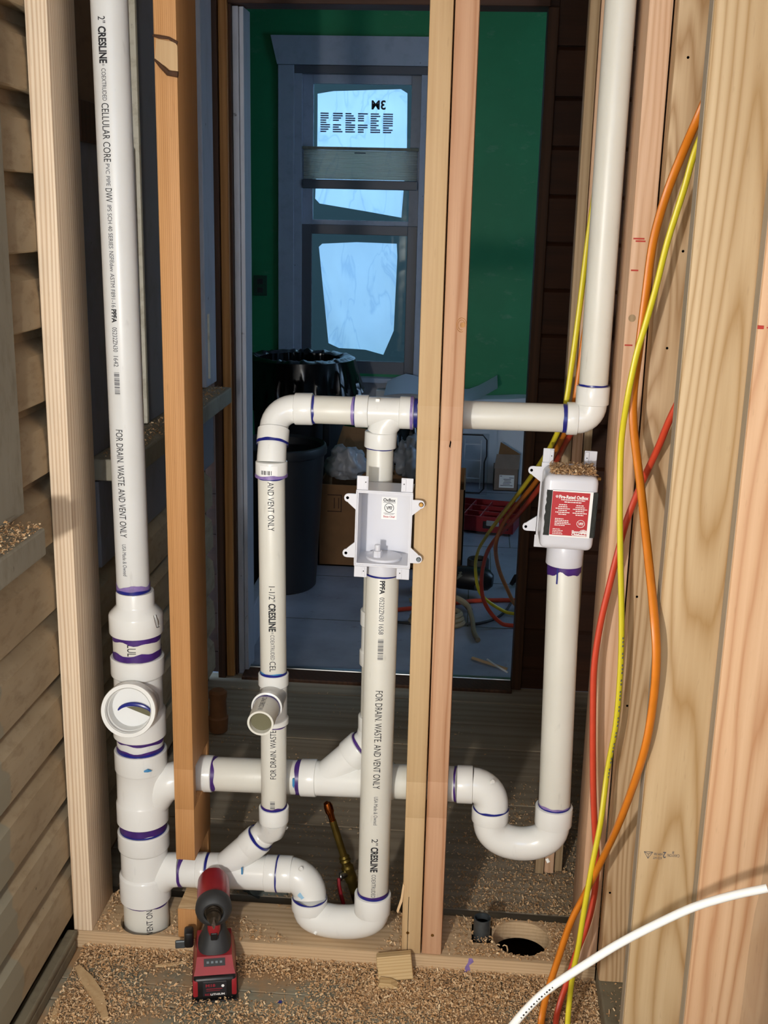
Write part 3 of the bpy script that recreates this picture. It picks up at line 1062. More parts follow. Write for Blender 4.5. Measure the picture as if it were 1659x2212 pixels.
q.build('drop_opening', M['olive'], t1)
q = MB()
q.tube([cen - dv * -.001 + rt * (.034 * math.cos(a) + .004) + upv * (-.016 + .021 * math.sin(a)) for a in [PI * (.02 + .96 * k / 16) for k in range(17)]], [.0012 + .003 * math.sin(PI * k / 16) for k in range(17)], 8)
q.build('cement_arc', CEM, t1, **SM)
pp = pipe(st, vz(.408), vz(.446), .0455, M['pvc_pipe2'])
ring(pp, vz(.4445), (0, 0, -1), .0455, .008, PUR, 5, .7)
ring(pp, vz(.4130), (0, 0, 1), .0458, .007, CEM, 6, .6)
ring(pp, vz(.4165), (0, 0, 1), .0455, .008, PUR, 16, .6)
t2 = MB().lathe(vz(.255), vz(.4135), [(0, .0495), (.002, .0515), (.044, .0515), (.047, .0505), (.050, .0490), (.113, .0490), (.116, .0505), (.119, .0515), (.1565, .0515), (.1585, .0495)], 44).build('sanitary_tee', M['pvc_fit'], st, **SM)
q = MB()
q.tube([(X0 + .02, PY_, .300), (X0 + .034, PY_, .326), (X0 + .048, PY_, .340), (X0 + .062, PY_, .346), (X0 + .0835, PY_ + .012, .348)], [.036, .038, .038, .0365, .0365], 36)
q.build('branch', M['pvc_fit'], t2, **SM)
q = MB()
q.tube([(-.602, .0195, .389), (-.595, .0215, .3905), (-.588, .024, .389)], [.0016, .0035, .001], 8)
q.build('cement_drip', M['bluestain'], t2, **SM)
pp = pipe(st, vz(.230), vz(.258), .0458, M['pvc_pipe2'])
ring(pp, vz(.2565), (0, 0, -1), .0458, .019, PUR, 7, .35)
ring(pp, vz(.2355), (0, 0, 1), .0462, .004, CEM, 8, .5)
t3 = MB().lathe(vz(.079), vz(.2355), [(0, .0495), (.002, .0515), (.055, .0515), (.058, .0505), (.061, .0472), (.114, .0472), (.117, .0505), (.120, .0515), (.1545, .0515), (.1565, .0495)], 44).build('sanitary_tee', M['pvc_fit'], st, **SM)
q = MB()
q.tube([(X0 + .018, PY_, .112), (X0 + .036, PY_, .136), (X0 + .052, PY_, .145), (X0 + .0745, PY_, .1475)], [.034, .037, .0355, .0345], 36)
q.build('branch', M['pvc_fit'], t3, **SM)
pp = pipe(st, vz(-.11), vz(.080), .0455)
ring(pp, vz(.0795), (0, 0, -1), .0455, .006, PUR, 9, .8)
q = MB()
pipe_text(q, 'VENT ON', vz(0), vz(1), .0455, .020, .075, .013, R(24), 0, True)
q.build('lettering', M['ink'], pp)

# --- 2 inch vent riser above the reducer
v0, v1 = Vector((-.6255, .07, .7425)), Vector((-.6345, .07, 2.42))
vp = thing('vent_pipe', 'tall white vent pipe with black lettering rising from the main stack', 'pipe', tuple(v0))
pipe(vp, v0, v1, .0312, M['pvc_pipe2'])
ring(vp, v0, (0, 0, 1), .0312, .014, PAL, 11, .8)
ring(vp, v0, (0, 0, 1), .0316, .005, CEM, 12, .6)


def zat(px, py, Y):
    """Height of the photo point on the plane at depth Y (used to space the lettering)."""
    d = RGT * ((px - 829.5) / 2465.6) - UP * ((py - 1106) / 2465.6) + FWD
    return 1.455 + d.z * (Y + 1.95) / d.y


def run(parent, c0, c1, rad, px, items, phi, Y=.04):
    q, qs = MB(), MB()
    for (txt, a, b, h, bold) in items:
        za, zb = zat(px, a, Y), zat(px, b, Y)
        if txt == '|||':
            pipe_bars(qs, c0, c1, rad, za, zb, h, phi)
        else:
            pipe_text(qs if bold < 0 else q, txt, c0, c1, rad, za, zb, h, phi, max(bold, 0))
    q.build('lettering', M['ink'], parent)
    qs.build('fine_lettering', M['ink_soft'], parent)


run(vp, v0, v1, .0312, 245, [('2"', 35, 50, .013, 0), ('CRESLINE', 57, 137, .0135, .035), ('®', 138, 143, .004, -1), ('COEXTRUDED', 148, 218, .008, -1),
    ('CELLULAR CORE', 223, 350, .0135, 0), ('PVC PIPE', 354, 402, .0075, -1), ('DWV', 407, 437, .0125, 0), ('IPS SCH 40 SERIES', 443, 537, .008, -1),
    ('NSF®dwv', 543, 587, .0085, -1), ('ASTM F891-16', 591, 664, .008, -1), ('PPFA', 668, 697, .009, .035), ('05232ZN30', 707, 760, .009, -1), ('1642', 769, 792, .009, -1),
    ('|||', 804, 854, .010, 0), ('FOR DRAIN. WASTE. AND VENT ONLY', 928, 1160, .0135, 0), ('USA Made & Owned', 1175, 1243, .008, -1), ('2', 1272, 1281, .012, 0)], R(-9))

# --- upper drain: from the stack through both studs
SL = .0195
DA, DB, DC = Vector((-.544, .100, .3489)), Vector((-.284, .100, .3540)), Vector((.0055, .070, .3754))


def hp(x):
    return DA.lerp(DB, (x - DA.x) / (DB.x - DA.x)) if x < DB.x else DB.lerp(DC, (x - DB.x) / (DC.x - DB.x))


ud = thing('drain_pipe', 'upper horizontal white drain with a wye, passing through the studs', 'pipe', tuple(hp(-.5)))
hub(ud, hp(-.544), hp(-.484), .0367, 'coupling')
p_ = pipe(ud, hp(-.4845), hp(-.304), .0340)
ring(p_, hp(-.484), (1, 0, SL), .0341, .006, PUR, 21, .9)
ring(p_, hp(-.3060), (-1, 0, -SL), .0341, .009, PUR, 22, .3)
zc = hp(-.314).z
MB().prism([(-.3185, zc + .014), (-.3145, zc + .015), (-.314, zc + .002), (-.316, zc - .006), (-.3185, zc)], 'Y', .0645, .070).build('cement_drip', M['bluestain'], p_)
q = MB()
q.cyl(hp(-.306), hp(-.274), .0372, n=40, c=.002)
q.cyl(hp(-.275), hp(-.150), .0345, n=40)
q.cyl(hp(-.151), hp(-.120), .0370, n=40, c=.002)
wy = q.build('wye', M['pvc_fit'], ud, **SM)
bd = Vector((1, 0, 1)).normalized()
b0 = hp(-.254) + Vector((0, .0, .004))
q = MB()
q.cyl(b0, b0 + bd * .069, .0318, n=36)
q.cyl(b0 + bd * .067, b0 + bd * .100, .0348, n=36, c=.002)
q.build('wye_branch', M['pvc_fit'], wy, **SM)
ring(wy, b0 + bd * .0998, bd, .0305, .006, PUR, 23, .5)
q = MB()
q.tube([b0 + bd * .099, b0 + bd * .106, (-.170, .1005, .447), (-.1655, .1005, .468)], [.0295, .029, .0285, .0285], 32)
q.build('eighth_bend', M['pvc_fit'], wy, **SM)
p2 = pipe(ud, hp(-.121), hp(.0055), .0338)
ring(p2, hp(.0050), (-1, .1, -.07), .0338, .005, PUR, 24, .6)

# --- P-trap on the right with its elbow
tr = thing('p_trap', 'white P-trap hanging below the right standpipe, beside the middle studs', 'pipe', (.115, PY_, .226))
q = MB()
q.cyl((.004, PY_, .3754), (.035, PY_, .3760), .0366, n=40, c=.002)
ce_ = Vector((.033, PY_, .3370))
pts = [Vector((.033, PY_, .3760))] + [ce_ + Vector((.039 * math.sin(a), 0, .039 * math.cos(a))) for a in [PI / 2 * k / 8 for k in range(1, 9)]] + [Vector((.0725, PY_, .327))]
q.tube(pts, .0338, 36)
el = q.build('elbow', M['pvc_fit'], tr, **SM)
MB().cyl((.070, .048, .395), (.073, .044, .399), .004, n=10).build('moulding_nub', M['pvc_fit'], el)
ring(tr, (.0725, PY_, .3290), (0, 0, 1), .0345, .004, CEM, 25, .9)


def utrap(parent, a, b, depth, r, hr, ha=.026, hb=.040):
    """U bend from the left socket mouth a to the right socket mouth b."""
    a, b = Vector(a), Vector(b)
    q = MB()
    la, lb = a - Vector((0, 0, ha)), b - Vector((0, 0, hb))
    q.cyl(la, a, hr, n=40, c=.002)
    q.cyl(lb, b, hr, n=40, c=.002)
    c_ = (la + lb) / 2
    pts = []
    for k in range(25):
        t_ = PI * k / 24
        f = (1 - math.cos(t_)) / 2
        p = la.lerp(lb, f)
        s_ = math.sin(t_) ** .82
        p.z = la.z * (1 - f) + lb.z * f - depth * s_
        pts.append(p)
    pts = [la + Vector((0, 0, .004))] + pts + [lb + Vector((0, 0, .004))]
    q.tube(pts, r, 40)
    o = q.build('u_bend', M['pvc_fit'], parent, **SM)
    return o


utrap(tr, (.0715, PY_, .3285), (.1945, PY_, .342), .0475, .0325, .0362)
for (x, z) in ((.185, .237),):
    MB().cyl((x, .05, z), (x + .004, .046, z - .006), .0035, n=8).build('moulding_nub', M['pvc_fit'], tr)
r0, r1 = Vector((.1945, PY_, .3425)), Vector((.1835, PY_, .8335))
sp2 = thing('standpipe', 'plain white standpipe under the red-labelled outlet box', 'pipe', tuple(r0))
pipe(sp2, r0, r1, .0305)
ring(sp2, r0, (0, 0, 1), .0305, .006, PAL, 26, .8)
ring(sp2, r0, (0, 0, 1), .0309, .0035, CEM, 27, .8)
ring(sp2, r1, (0, 0, -1), .0305, .014, PUR, 28, .8)
MB().box(.168, .1705, .0405, .044, .803, .833).build('cement_drip', CEM, sp2)

# --- lower drain, wye and trap
VXL = -.351
ld = thing('drain_pipe', 'lower white drain with a wye, through the notch of the orange stud', 'pipe', (-.48, PY_, .15))


def lp(x):
    return Vector((x, PY_, .1475 + (x + .548) * .024))


p_ = pipe(ld, lp(-.548), lp(-.490), .0345, M['pvc_fit'])
ring(p_, lp(-.548), (1, 0, 0), .0346, .007, PUR, 31, .8)
q = MB()
q.cyl(lp(-.512), lp(-.4945), .0362, n=40, c=.002)
q.build('coupling', M['pvc_fit'], ld, **SM)
ring(ld, lp(-.4945), (1, 0, 0), .0348, .006, CEM, 32, .5)
q = MB()
q.cyl(lp(-.489), lp(-.455), .0362, n=40, c=.002)
q.cyl(lp(-.456), lp(-.372), .0342, n=40)
q.cyl(lp(-.373), lp(-.3495), .0366, n=40, c=.002)
wy3 = q.build('wye', M['pvc_fit'], ld, **SM)
b1 = Vector((-.462, PY_, .152))
bd3 = Vector((.70, 0, .714)).normalized()
q = MB()
q.cyl(b1, b1 + bd3 * .080, .0300, n=36)
q.cyl(b1 + bd3 * .078, b1 + bd3 * .108, .0315, n=36, c=.002)
q.build('wye_branch', M['pvc_fit'], wy3, **SM)
ring(wy3, b1 + bd3 * .1075, bd3, .0285, .006, CEM, 33, .4)
q = MB()
e0 = b1 + bd3 * .107
q.tube([e0, e0 + bd3 * .012, e0 + bd3 * .024 + Vector((-.001, 0, .001)), Vector((-.3560, .056, .262)), Vector((-.3520, .047, .278)), Vector((-.3510, .042, .292))], .0262, 36)
q.cyl((VXL, .040, .288), (VXL, .040, .3205), .0293, n=36, c=.002)
el = q.build('eighth_bend', M['pvc_fit'], ld, **SM)
MB().cyl((-.332, .055, .268), (-.327, .052, .266), .0035, n=8).build('moulding_nub', M['pvc_fit'], el)
MB().box(-.416, -.413, .034, .0365, .168, .183).build('cement_drip', M['bluestain'], wy3)

ct = thing('p_trap', 'white P-trap curving just above the bottom plate, with a pale blue smear', 'pipe', (-.22, .045, .04))
q = MB()
q.cyl(lp(-.3485), lp(-.318), .0366, n=40, c=.002)
c2 = Vector((-.3215, .068, lp(-.32).z - .041))
pts = [lp(-.321)] + [c2 + Vector((.040 * math.sin(a), -.008 * (a / 1.57), .042 * math.cos(a))) for a in [PI / 2 * k / 8 for k in range(1, 8)]] + [Vector((-.2815, .057, .110))]
q.tube(pts, .0338, 36)
el = q.build('elbow', M['pvc_fit'], ct, **SM)
ring(ct, lp(-.3495), (1, 0, 0), .0368, .003, CEM, 34, .8)
ring(ct, (-.2815, .057, .1115), (0, 0, 1), .0346, .0045, CEM, 35, .7)
MB().cyl((-.300, .047, .180), (-.297, .043, .184), .004, n=8).build('moulding_nub', M['pvc_fit'], el)
q = MB()
rnd = random.Random(4)
nn = 16
cs_ = Vector((-.290, .0305, .134))
nv = Vector((.25, -.95, .35)).normalized()
ux = Vector((0, 0, 1)).cross(nv).normalized()
uy = nv.cross(ux)
vs = [cs_ + ux * (.011 * math.cos(2 * PI * k / nn)) * rnd.uniform(.7, 1.2) + uy * (.009 * math.sin(2 * PI * k / nn)) * rnd.uniform(.7, 1.2) for k in range(nn)]
q.add(vs, [tuple(range(nn))])
q.build('blue_smear', plain('pale_blue_smear', '8fb8d2', .5), ct)
utrap(ct, (-.2815, .055, .1115), (-.152, .027, .151), .0270, .0330, .0362, .024, .042)
MB().cyl((-.262, .022, .060), (-.266, .017, .055), .0035, n=8).build('moulding_nub', M['pvc_fit'], ct)
c0, c1 = Vector((-.1515, .027, .1515)), Vector((-.1475, .029, .8150))
sp1 = thing('standpipe', 'white lettered standpipe under the open outlet box', 'pipe', tuple(c0))
pipe(sp1, c0, c1, .0303)
ring(sp1, c0, (0, 0, 1), .0303, .009, PUR, 36, .5)
ring(sp1, c0, (0, 0, 1), .0307, .0045, CEM, 37, .6)
ring(sp1, c1, (0, 0, -1), .0303, .0035, CEM, 38, .4)
run(sp1, c0, c1, .0303, 815, [('PPFA', 1255, 1284, .009, .035), ('05232ZN30', 1291, 1343, .009, -1), ('1658', 1349, 1371, .009, -1), ('|||', 1381, 1428, .010, 0),
    ('FOR DRAIN. WASTE. AND VENT ONLY', 1493, 1705, .0135, 0), ('USA Made & Owned', 1722, 1783, .0075, -1), ('2"', 1813, 1827, .012, 0), ('CRESLINE', 1831, 1885, .0135, .035),
    ('COEXTRUDED', 1890, 1940, .008, -1)], R(5), -.003)

# --- 1 1/2 inch vent line: riser, bends, tees, right riser
VY = .040
VX = -.3510
vl = thing('vent_pipe', 'white branch vent with a stub arm, arching over behind the outlet box', 'pipe', (VX, VY, .32))
p_ = pipe(vl, (VX, VY, .3200), (VX, VY, .4980), .0247)
ring(p_, (VX, VY, .3205), (0, 0, 1), .0247, .006, PUR, 41, .7)
ring(p_, (VX, VY, .3205), (0, 0, 1), .0251, .0035, CEM, 42, .6)
ring(p_, (VX, VY, .4980), (0, 0, -1), .0247, .004, PUR, 43, .8)
q = MB()
pipe_text(q, 'FOR DRAIN. WASTE', (VX, VY, 0), (VX, VY, 1), .0247, zat(588, 1683, .016), zat(588, 1578, .016), .0115, R(7), 0, True)
q.build('lettering', M['ink'], p_)
q = MB()
pipe_bars(q, (VX, VY, 0), (VX, VY, 1), .0247, zat(588, 1731, .016), zat(588, 1752, .016), .009, R(4), 8)
q.build('fine_lettering', M['ink_soft'], p_)
t4 = MB().lathe((VX, VY, .4975), (VX, VY, .6015), [(0, .0271), (.0015, .0288), (.012, .0288), (.016, .0258), (.078, .0258), (.081, .0288), (.1025, .0288), (.104, .0271)], 40).build('sanitary_tee', M['pvc_fit'], vl, **SM)
q = MB()
q.lathe((VX, VY, .558), (VX, -.034, .563), [(0, .0256), (.048, .0256), (.052, .0281), (.0735, .0288), (.0742, .0276)], 40)
q.build('branch', M['pvc_fit'], t4, **SM)
ring(t4, (VX, -.0338, .563), (0, -1, -.04), .0246, .005, PAL, 44, .5)
ring(t4, (VX, -.0338, .563), (0, -1, -.04), .0250, .0025, CEM, 45, .7)
sa = Vector((VX, -.032, .563))
sb = Vector((VX, -.096, .5605))
q = MB()
q.lathe(sa, sb, [(0, .0239), (.064, .0239), (.0640, .0202), (.050, .0200)], 40, True, False)
stb = q.build('stub_arm', M['pvc_pipe'], vl, **SM)
q = MB()
q.lathe(sa + (sb - sa) * .8, sb, [(0, .0201), (.001, .0201)], 32)
q.build('stub_inside', M['olive'], stb)
q = MB()
vs, fs = text_mesh('R CORE PVC P', 0, 9)
u, v_ = fit(vs, .054, .009)
axd = (sb - sa).normalized()
q.add([sb - axd * (.006 + a) + Vector((.0244 * math.sin(R(-4) - b / .0239), 0, .0244 * math.cos(R(-4) - b / .0239))) for a, b in zip(u, v_)], fs)
q.build('lettering', M['ink_soft'], stb)
g0, g1 = Vector((VX, VY, .6010)), Vector((-.3550, .046, .9825))
p_ = pipe(vl, g0, g1, .0247)
ring(p_, g0, (0, 0, 1), .0247, .005, M['bluestain'], 46, .9)
ring(p_, g0, (0, 0, 1), .0251, .005, CEM, 47, .7)
ring(p_, g1, (0, 0, -1), .0247, .0035, CEM, 48, .4)
run(p_, g0, g1, .0247, 584, [('AND VENT ONLY', 1043, 1148, .0115, 0), ('1-1/2"', 1267, 1300, .0115, 0), ('CRESLINE', 1304, 1364, .0125, .035), ('®', 1365, 1369, .004, -1),
    ('COEXTRUDED', 1371, 1425, .0075, -1), ('CEL', 1428, 1450, .0115, 0)], R(7), .018)
# lower bend, long-sweep elbow
q = MB()
BX, BY = -.3550, .046
q.cyl((BX, BY, .9815), (BX, BY + .001, 1.010), .0290, n=40, c=.002)
q.tube([(BX, BY + .001, 1.008), (BX, BY + .003, 1.016), (BX - .0003, BY + .010, 1.030), (BX - .0006, BY + .020, 1.048), (BX - .0008, BY + .025, 1.057)], [.0266, .0266, .0262, .0261, .0261], 36)
lb_ = q.build('sixteenth_bend', M['pvc_fit'], vl, **SM)
ring(lb_, (BX, BY, .9815), (0, 0, 1), .0291, .006, PAL, 49, .8)
bars = MB()
for k in range(15):
    a = R(-28) + k * R(2.6)
    if k % 5 == 3:
        continue
    a2 = a + R(1.2 + (k % 3) * .5)
    bars.add([(BX + .0296 * math.sin(x), BY + .0005 - .0296 * math.cos(x), zz) for zz in (.990, .9975) for x in (a, a2)], [(0, 1, 3, 2)])
sti = MB()
sti.add([(BX + .0293 * math.sin(R(-34 + 6 * k)), BY + .0005 - .0293 * math.cos(R(-34 + 6 * k)), z_) for z_ in (.987, 1.006) for k in range(12)], [(k, k + 1, k + 13, k + 12) for k in range(11)])
so = sti.build('sticker', M['white'], lb_)
bars.build('barcode', M['ink'], lb_)
q = MB()
el_c = Vector((-.318, .093, 1.0575))
TZ = 1.0985
pts = [Vector((-.3558, .070, 1.054)), Vector((-.3556, .076, 1.064))]
for k in range(1, 10):
    a = PI / 2 * k / 9
    pts.append(Vector((-.318 - .0376 * math.cos(a), .078 + .0155 * math.sin(a), 1.066 + (TZ - 1.066) * math.sin(a))))
q.tube(pts, .0262, 36)
q.tube([Vector((-.3557, .0625, 1.040)), Vector((-.3557, .0685, 1.051)), Vector((-.3556, .0745, 1.062))], .0290, 36)
q.cyl((-.3195, .0935, TZ), (-.2862, .0935, TZ + .0006), .0292, n=40, c=.002)
el = q.build('elbow', M['pvc_fit'], vl, **SM)
ring(vl, (-.3557, .0605, 1.0365), (0, .006, .011), .0286, .0055, CEM, 50, .3)
q = MB()
q.tube([(-.3375 + .004 * math.cos(a), .0667, 1.0935 + .004 * math.sin(a)) for a in [2 * PI * k / 16 for k in range(17)]], .0008, 6)
q.build('moulding_ring', M['pvc_fit'], el, **SM)
TY = .0935


def tp(x):
    return Vector((x, TY, TZ + (x + .3) * .001))


p_ = pipe(vl, tp(-.2868), tp(-.2075), .0256)
ring(p_, tp(-.2866), (1, 0, 0), .0256, .004, CEM, 51, .8)
ring(p_, tp(-.2080), (-1, 0, 0), .0256, .006, PAL, 52, .4)
ring(p_, tp(-.2078), (-1, 0, 0), .0260, .0025, CEM, 53, .4)
q = MB()
q.cyl(tp(-.2085), tp(-.184), .0296, n=40, c=.002)
q.cyl(tp(-.185), tp(-.127), .0266, n=40)
q.cyl(tp(-.128), tp(-.1015), .0296, n=40, c=.002)
q.tube([(-.136, TY, TZ - .004), (-.147, TY, TZ - .014), (-.156, TY, TZ - .026), (-.1605, TY, TZ - .040)], [.024, .026, .0266, .0266], 32)
q.cyl((-.162, TY, TZ - .0655), (-.161, TY, TZ - .036), .0296, n=40, c=.002)
te = q.build('sanitary_tee', M['pvc_fit'], vl, **SM)
MB().box(-.171, -.163, TY - .018, TY - .012, TZ + .021, TZ + .0265, .001).build('moulding_nub', M['white'], te)
ring(te, tp(-.108), (1, 0, 0), .0297, .005, PAL, 54, .5)
ring(te, tp(-.1015), (1, 0, 0), .0262, .007, CEM, 55, .5)
p_ = pipe(vl, tp(-.102), tp(.1725), .0254)
ring(p_, tp(.1722), (-1, 0, 0), .0256, .007, CEM, 56, .4)
p_ = pipe(vl, (-.165, .10, .498), (-.162, TY, TZ - .064), .0246)
ring(p_, (-.162, TY, TZ - .0655), (0, 0, -1), .0247, .002, CEM, 57, .5)
q = MB()
q.lathe((-.1650, .0995, .605), (-.1638, .0965, .717), [(0, .028), (.0015, .029), (.028, .029), (.031, .0262), (.080, .0262), (.083, .029), (.111, .029), (.112, .028)], 36)
q.build('sanitary_tee', M['pvc_fit'], vl, **SM)
hub(vl, (-.1650, .10, .468), (-.1650, .10, .498), .0290, 'bend_hub')
# right-hand elbow and riser
q = MB()
q.cyl(tp(.172), tp(.192), .0296, n=40, c=.002)
pts = [tp(.190)] + [Vector((.190 + .0255 * math.sin(a), TY, TZ + .0265 - .0262 * math.cos(a))) for a in [PI / 2 * k / 8 for k in range(1, 9)]] + [Vector((.2157, TY, 1.128))]
q.tube(pts, .0268, 36)
q.cyl((.2157, TY, 1.126), (.2158, TY, 1.1595), .0296, n=40, c=.002)
q.build('elbow', M['pvc_fit'], vl, **SM)
rv = thing('vent_pipe', 'plain white vent riser at the right end, in front of the dark board wall', 'pipe', (.2158, TY, 1.159))
pipe(rv, (.2158, TY, 1.160), (.2172, TY, 2.42), .0257)
ring(rv, (.2158, TY, 1.1595), (0, 0, 1), .0258, .003, CEM, 58, .5)


# --- outlet boxes
def lug(q, x, z, dx, w0, h, up, y0=-.002, y1=.0015):
    """Nailing ear: a tapering tab from the box edge at x to x+dx, hole near its tip."""
    s_ = 1 if up else -1
    a = abs(dx)
    sg = 1 if dx > 0 else -1
    pts = [(x, z - s_ * h * .52), (x + dx * .62, z - s_ * .006)]
    for k in range(7):
        t_ = -PI / 2 + PI * k / 6
        pts.append((x + dx * .70 + sg * .0065 * math.cos(t_), z + s_ * (.0035 + .0075 * math.sin(t_)) ))
    pts += [(x + dx * .62, z + s_ * .0112), (x, z + s_ * .0112)]
    q.prism(pts, 'Y', y0, y1)


def ox_mark(q, x, z, s_, y):
    """The little mark inside the ring on both box labels: a forked stem, a cross bar and two short legs."""
    q.add([(x - 1.0 * s_, y, z + .45 * s_), (x - .75 * s_, y, z + .45 * s_), (x - .42 * s_, y, z - .1 * s_), (x - .42 * s_, y, z - .6 * s_), (x - .68 * s_, y, z - .6 * s_), (x - .68 * s_, y, z - .05 * s_)], [(0, 1, 2, 3, 4, 5)])
    q.box(x - .35 * s_, x + .95 * s_, y - .0001, y, z + .12 * s_, z + .42 * s_)
    q.box(x - .15 * s_, x + .10 * s_, y - .0001, y, z - .5 * s_, z + .12 * s_)
    q.box(x + .35 * s_, x + .8 * s_, y - .0001, y, z - .5 * s_, z - .12 * s_)


b1_ = thing('outlet_box', 'open white plumbing outlet box with a small label inside, on the middle studs', 'outlet box', (-.1460, -.012, .8395), rot=(0, R(.9), 0))
W2, H = .0485, .1345
D = .078
q = MB()
th = .0028
q.box(-W2, W2, D - th, D, 0, H)
q.box(-W2, -W2 + th, 0, D, 0, H)
q.box(W2 - th, W2, 0, D, 0, H)
q.box(-W2 + th, W2 - th, 0, D, H - th, H)
q.box(-W2 + th, W2 - th, 0, D, 0, th)
q.build('shell', M['abs'], b1_, local=True)
q = MB()
for a, b in (((-W2 - .0018, W2 + .0018), (H - .0005, H + .0028)), ((-W2 - .0018, W2 + .0018), (-.0028, .0005))):
    q.box(a[0], a[1], -.0018, .003, b[0], b[1], .001)
q.box(-W2 - .0020, -W2 + .0008, -.0018, .003, 0, H, .001)
q.box(W2 - .0008, W2 + .0020, -.0018, .003, 0, H, .001)
q.build('rim', M['abs'], b1_, local=True)
for x0, x1, z0, z1 in ((-W2 - .001, -W2 + .0195, H + .003, H + .028), (W2 - .020, W2 + .001, H + .003, H + .028), (-W2 - .001, -W2 + .022, -.0235, -.003), (W2 - .022, W2 + .001, -.0235, -.003)):
    tb = MB().box(x0, x1, -.001, .0012, z0, z1, .001).build('corner_tab', M['abs'], b1_, local=True)
    xi = (x0 + x1) / 2 + (.002 if x0 < 0 else -.002)
    MB().box(min(xi, xi + (.006 if x0 < 0 else -.006)), max(xi, xi + (.006 if x0 < 0 else -.006)), -.0022, -.0008, z0 + .002, z1 - .002, .0004).build('rib', M['abs'], tb, local=True)
    MB().cyl((xi + (.0035 if x0 < 0 else -.0035), -.0026, (z0 + z1) / 2 + .002), (xi + (.0035 if x0 < 0 else -.0035), -.001, (z0 + z1) / 2 + .002), .0011, n=8).build('pin_hole', M['ink'], tb, local=True)
for x, z, dx, up, hole in ((-W2 - .001, H - .016, -.0215, True, 1), (-W2 - .001, .024, -.0215, False, 1), (W2 + .001, H - .021, .0215, True, 2), (W2 + .001, .020, .0215, False, 3)):
    q = MB()
    lug(q, x, z, dx, .01, .034, up)
    lo = q.build('nailing_ear', M['abs'], b1_, local=True)
    hx, hz = x + dx * .72, z + (.0035 if up else -.0035)
    q = MB()
    if hole == 1:
        q.cyl((hx, -.0024, hz), (hx, -.001, hz), .0027, n=14)
        q.build('nail_hole', M['blackhole'], lo, local=True)
    else:
        q.lathe((hx, -.0045, hz), (hx, -.001, hz), [(0, .003), (.001, .0042), (.003, .0046)], 14)
        q.box(hx - .0026, hx + .0026, -.0049, -.0044, hz - .0005, hz + .0005)
        q.box(hx - .0005, hx + .0005, -.0049, -.0044, hz - .0026, hz + .0026)
        q.build('screw', M['screw'] if hole == 2 else M['zinc'], lo, local=True)
q = MB()
q.lathe((0.000, .041, th), (0.000, .041, .012), [(0, .0325), (.004, .0325), (.0045, .0315)], 36)
q.build('drain_ring', M['abs'], b1_, local=True, smooth=True)
q = MB()
q.cyl((-.011, .030, .006), (-.011, .030, .019), .0085, n=8)
q.cyl((-.011, .030, .019), (-.011, .030, .030), .0052, n=18, c=.0006)
q.build('test_plug', M['abs'], b1_, local=True)
q = MB()
q.cyl((-.002, .041, -.0245), (-.001, .041, .0005), .0335, n=40, c=.0015)
q.build('outlet_hub', M['abs'], b1_, local=True, smooth=True)
yl = D - th - .0006
lab = MB().box(-.010, .0185, yl, yl + .0004, .066, .108).build('label', M['white'], b1_, local=True)
q = MB()
flat_text(q, 'OxBox', (-.0072, yl - .0003, .1025), (1, 0, 0), (0, 0, 1), .0225, .0058, .03)
q.box(-.0072, .0152, yl - .0003, yl, .0975, .0981)
q.tube([(.004 + .0083 * math.cos(a), yl - .0002, .0878 + .0083 * math.sin(a)) for a in [2 * PI * k / 28 for k in range(29)]], .0005, 5)
ox_mark(q, .004, .0880, .0058, yl - .0003)
for k in range(2):
    q.box(-.006 + k * .002, .0145 - k * .002, yl - .0003, yl, .0772 - k * .0018, .0777 - k * .0018)
q.build('label_print', M['ink'], lab, local=True)
q = MB()
flat_text(q, 'Sioux Chief', (-.0062, yl - .0003, .0712), (1, 0, 0), (0, 0, 1), .0212, .0036, .02)
q.build('label_red_print', M['labelred'], lab, local=True)

# right box: its moulded back faces the camera
b2_ = thing('outlet_box', 'white outlet box seen from behind, with red Fire-Rated label and sawdust on top', 'outlet box', (.1805, .03, .870), rot=(0, R(1.5), 0))
W2, H, D = .0475, .137, .088
q = MB()
q.box(-W2, W2, 0, D, 0, H, .012, 4)
q.build('shell', M['abs'], b2_, local=True, smooth=True)
q = MB()
q.box(-W2 - .002, W2 + .002, D - .002, D + .002, .002, H + .004, .001)
q.build('rim', M['abs'], b2_, local=True)
for x0, x1, z0, z1 in ((-W2 - .001, -W2 + .019, H + .004, H + .030), (W2 - .021, W2 + .002, H + .004, H + .030), (-W2 - .004, -W2 + .02, -.022, .002)):
    tb = MB().box(x0, x1, D - .001, D + .0012, z0, z1, .001).build('corner_tab', M['abs'], b2_, local=True)
    xs_ = x1 - .008 if x0 < 0 else x0 + .008
    MB().box(min(xs_, xs_ + (.007 if x0 < 0 else -.007)), max(xs_, xs_ + (.007 if x0 < 0 else -.007)), D - .004, D - .001, z0 + .001, z1 - .002, .0004).build('rib', M['abs'], tb, local=True)
    hx = xs_ + (.0035 if x0 < 0 else -.0035)
    MB().cyl((hx, D - .0046, (z0 + z1) / 2), (hx, D - .003, (z0 + z1) / 2), .0011, n=8).build('pin_hole', M['ink'], tb, local=True)
for x, z, dx, up in ((-W2 - .001, H - .016, -.026, True), (-W2 - .003, .020, -.026, False)):
    q = MB()
    lug(q, x, z, dx, .01, .034, up, D - .002, D + .0015)
    lo = q.build('nailing_ear', M['abs'], b2_, local=True)
    MB().cyl((x + dx * .72, D - .0026, z + (.0035 if up else -.0035)), (x + dx * .72, D - .001, z + (.0035 if up else -.0035)), .0027, n=14).build('nail_hole', M['blackhole'], lo, local=True)
MB().cyl((W2 + .006, D - .006, H - .020), (W2 + .012, D - .006, H - .020), .004, n=10).build('screw', M['screw'], b2_, local=True)
zl0, zl1 = .0275, .110


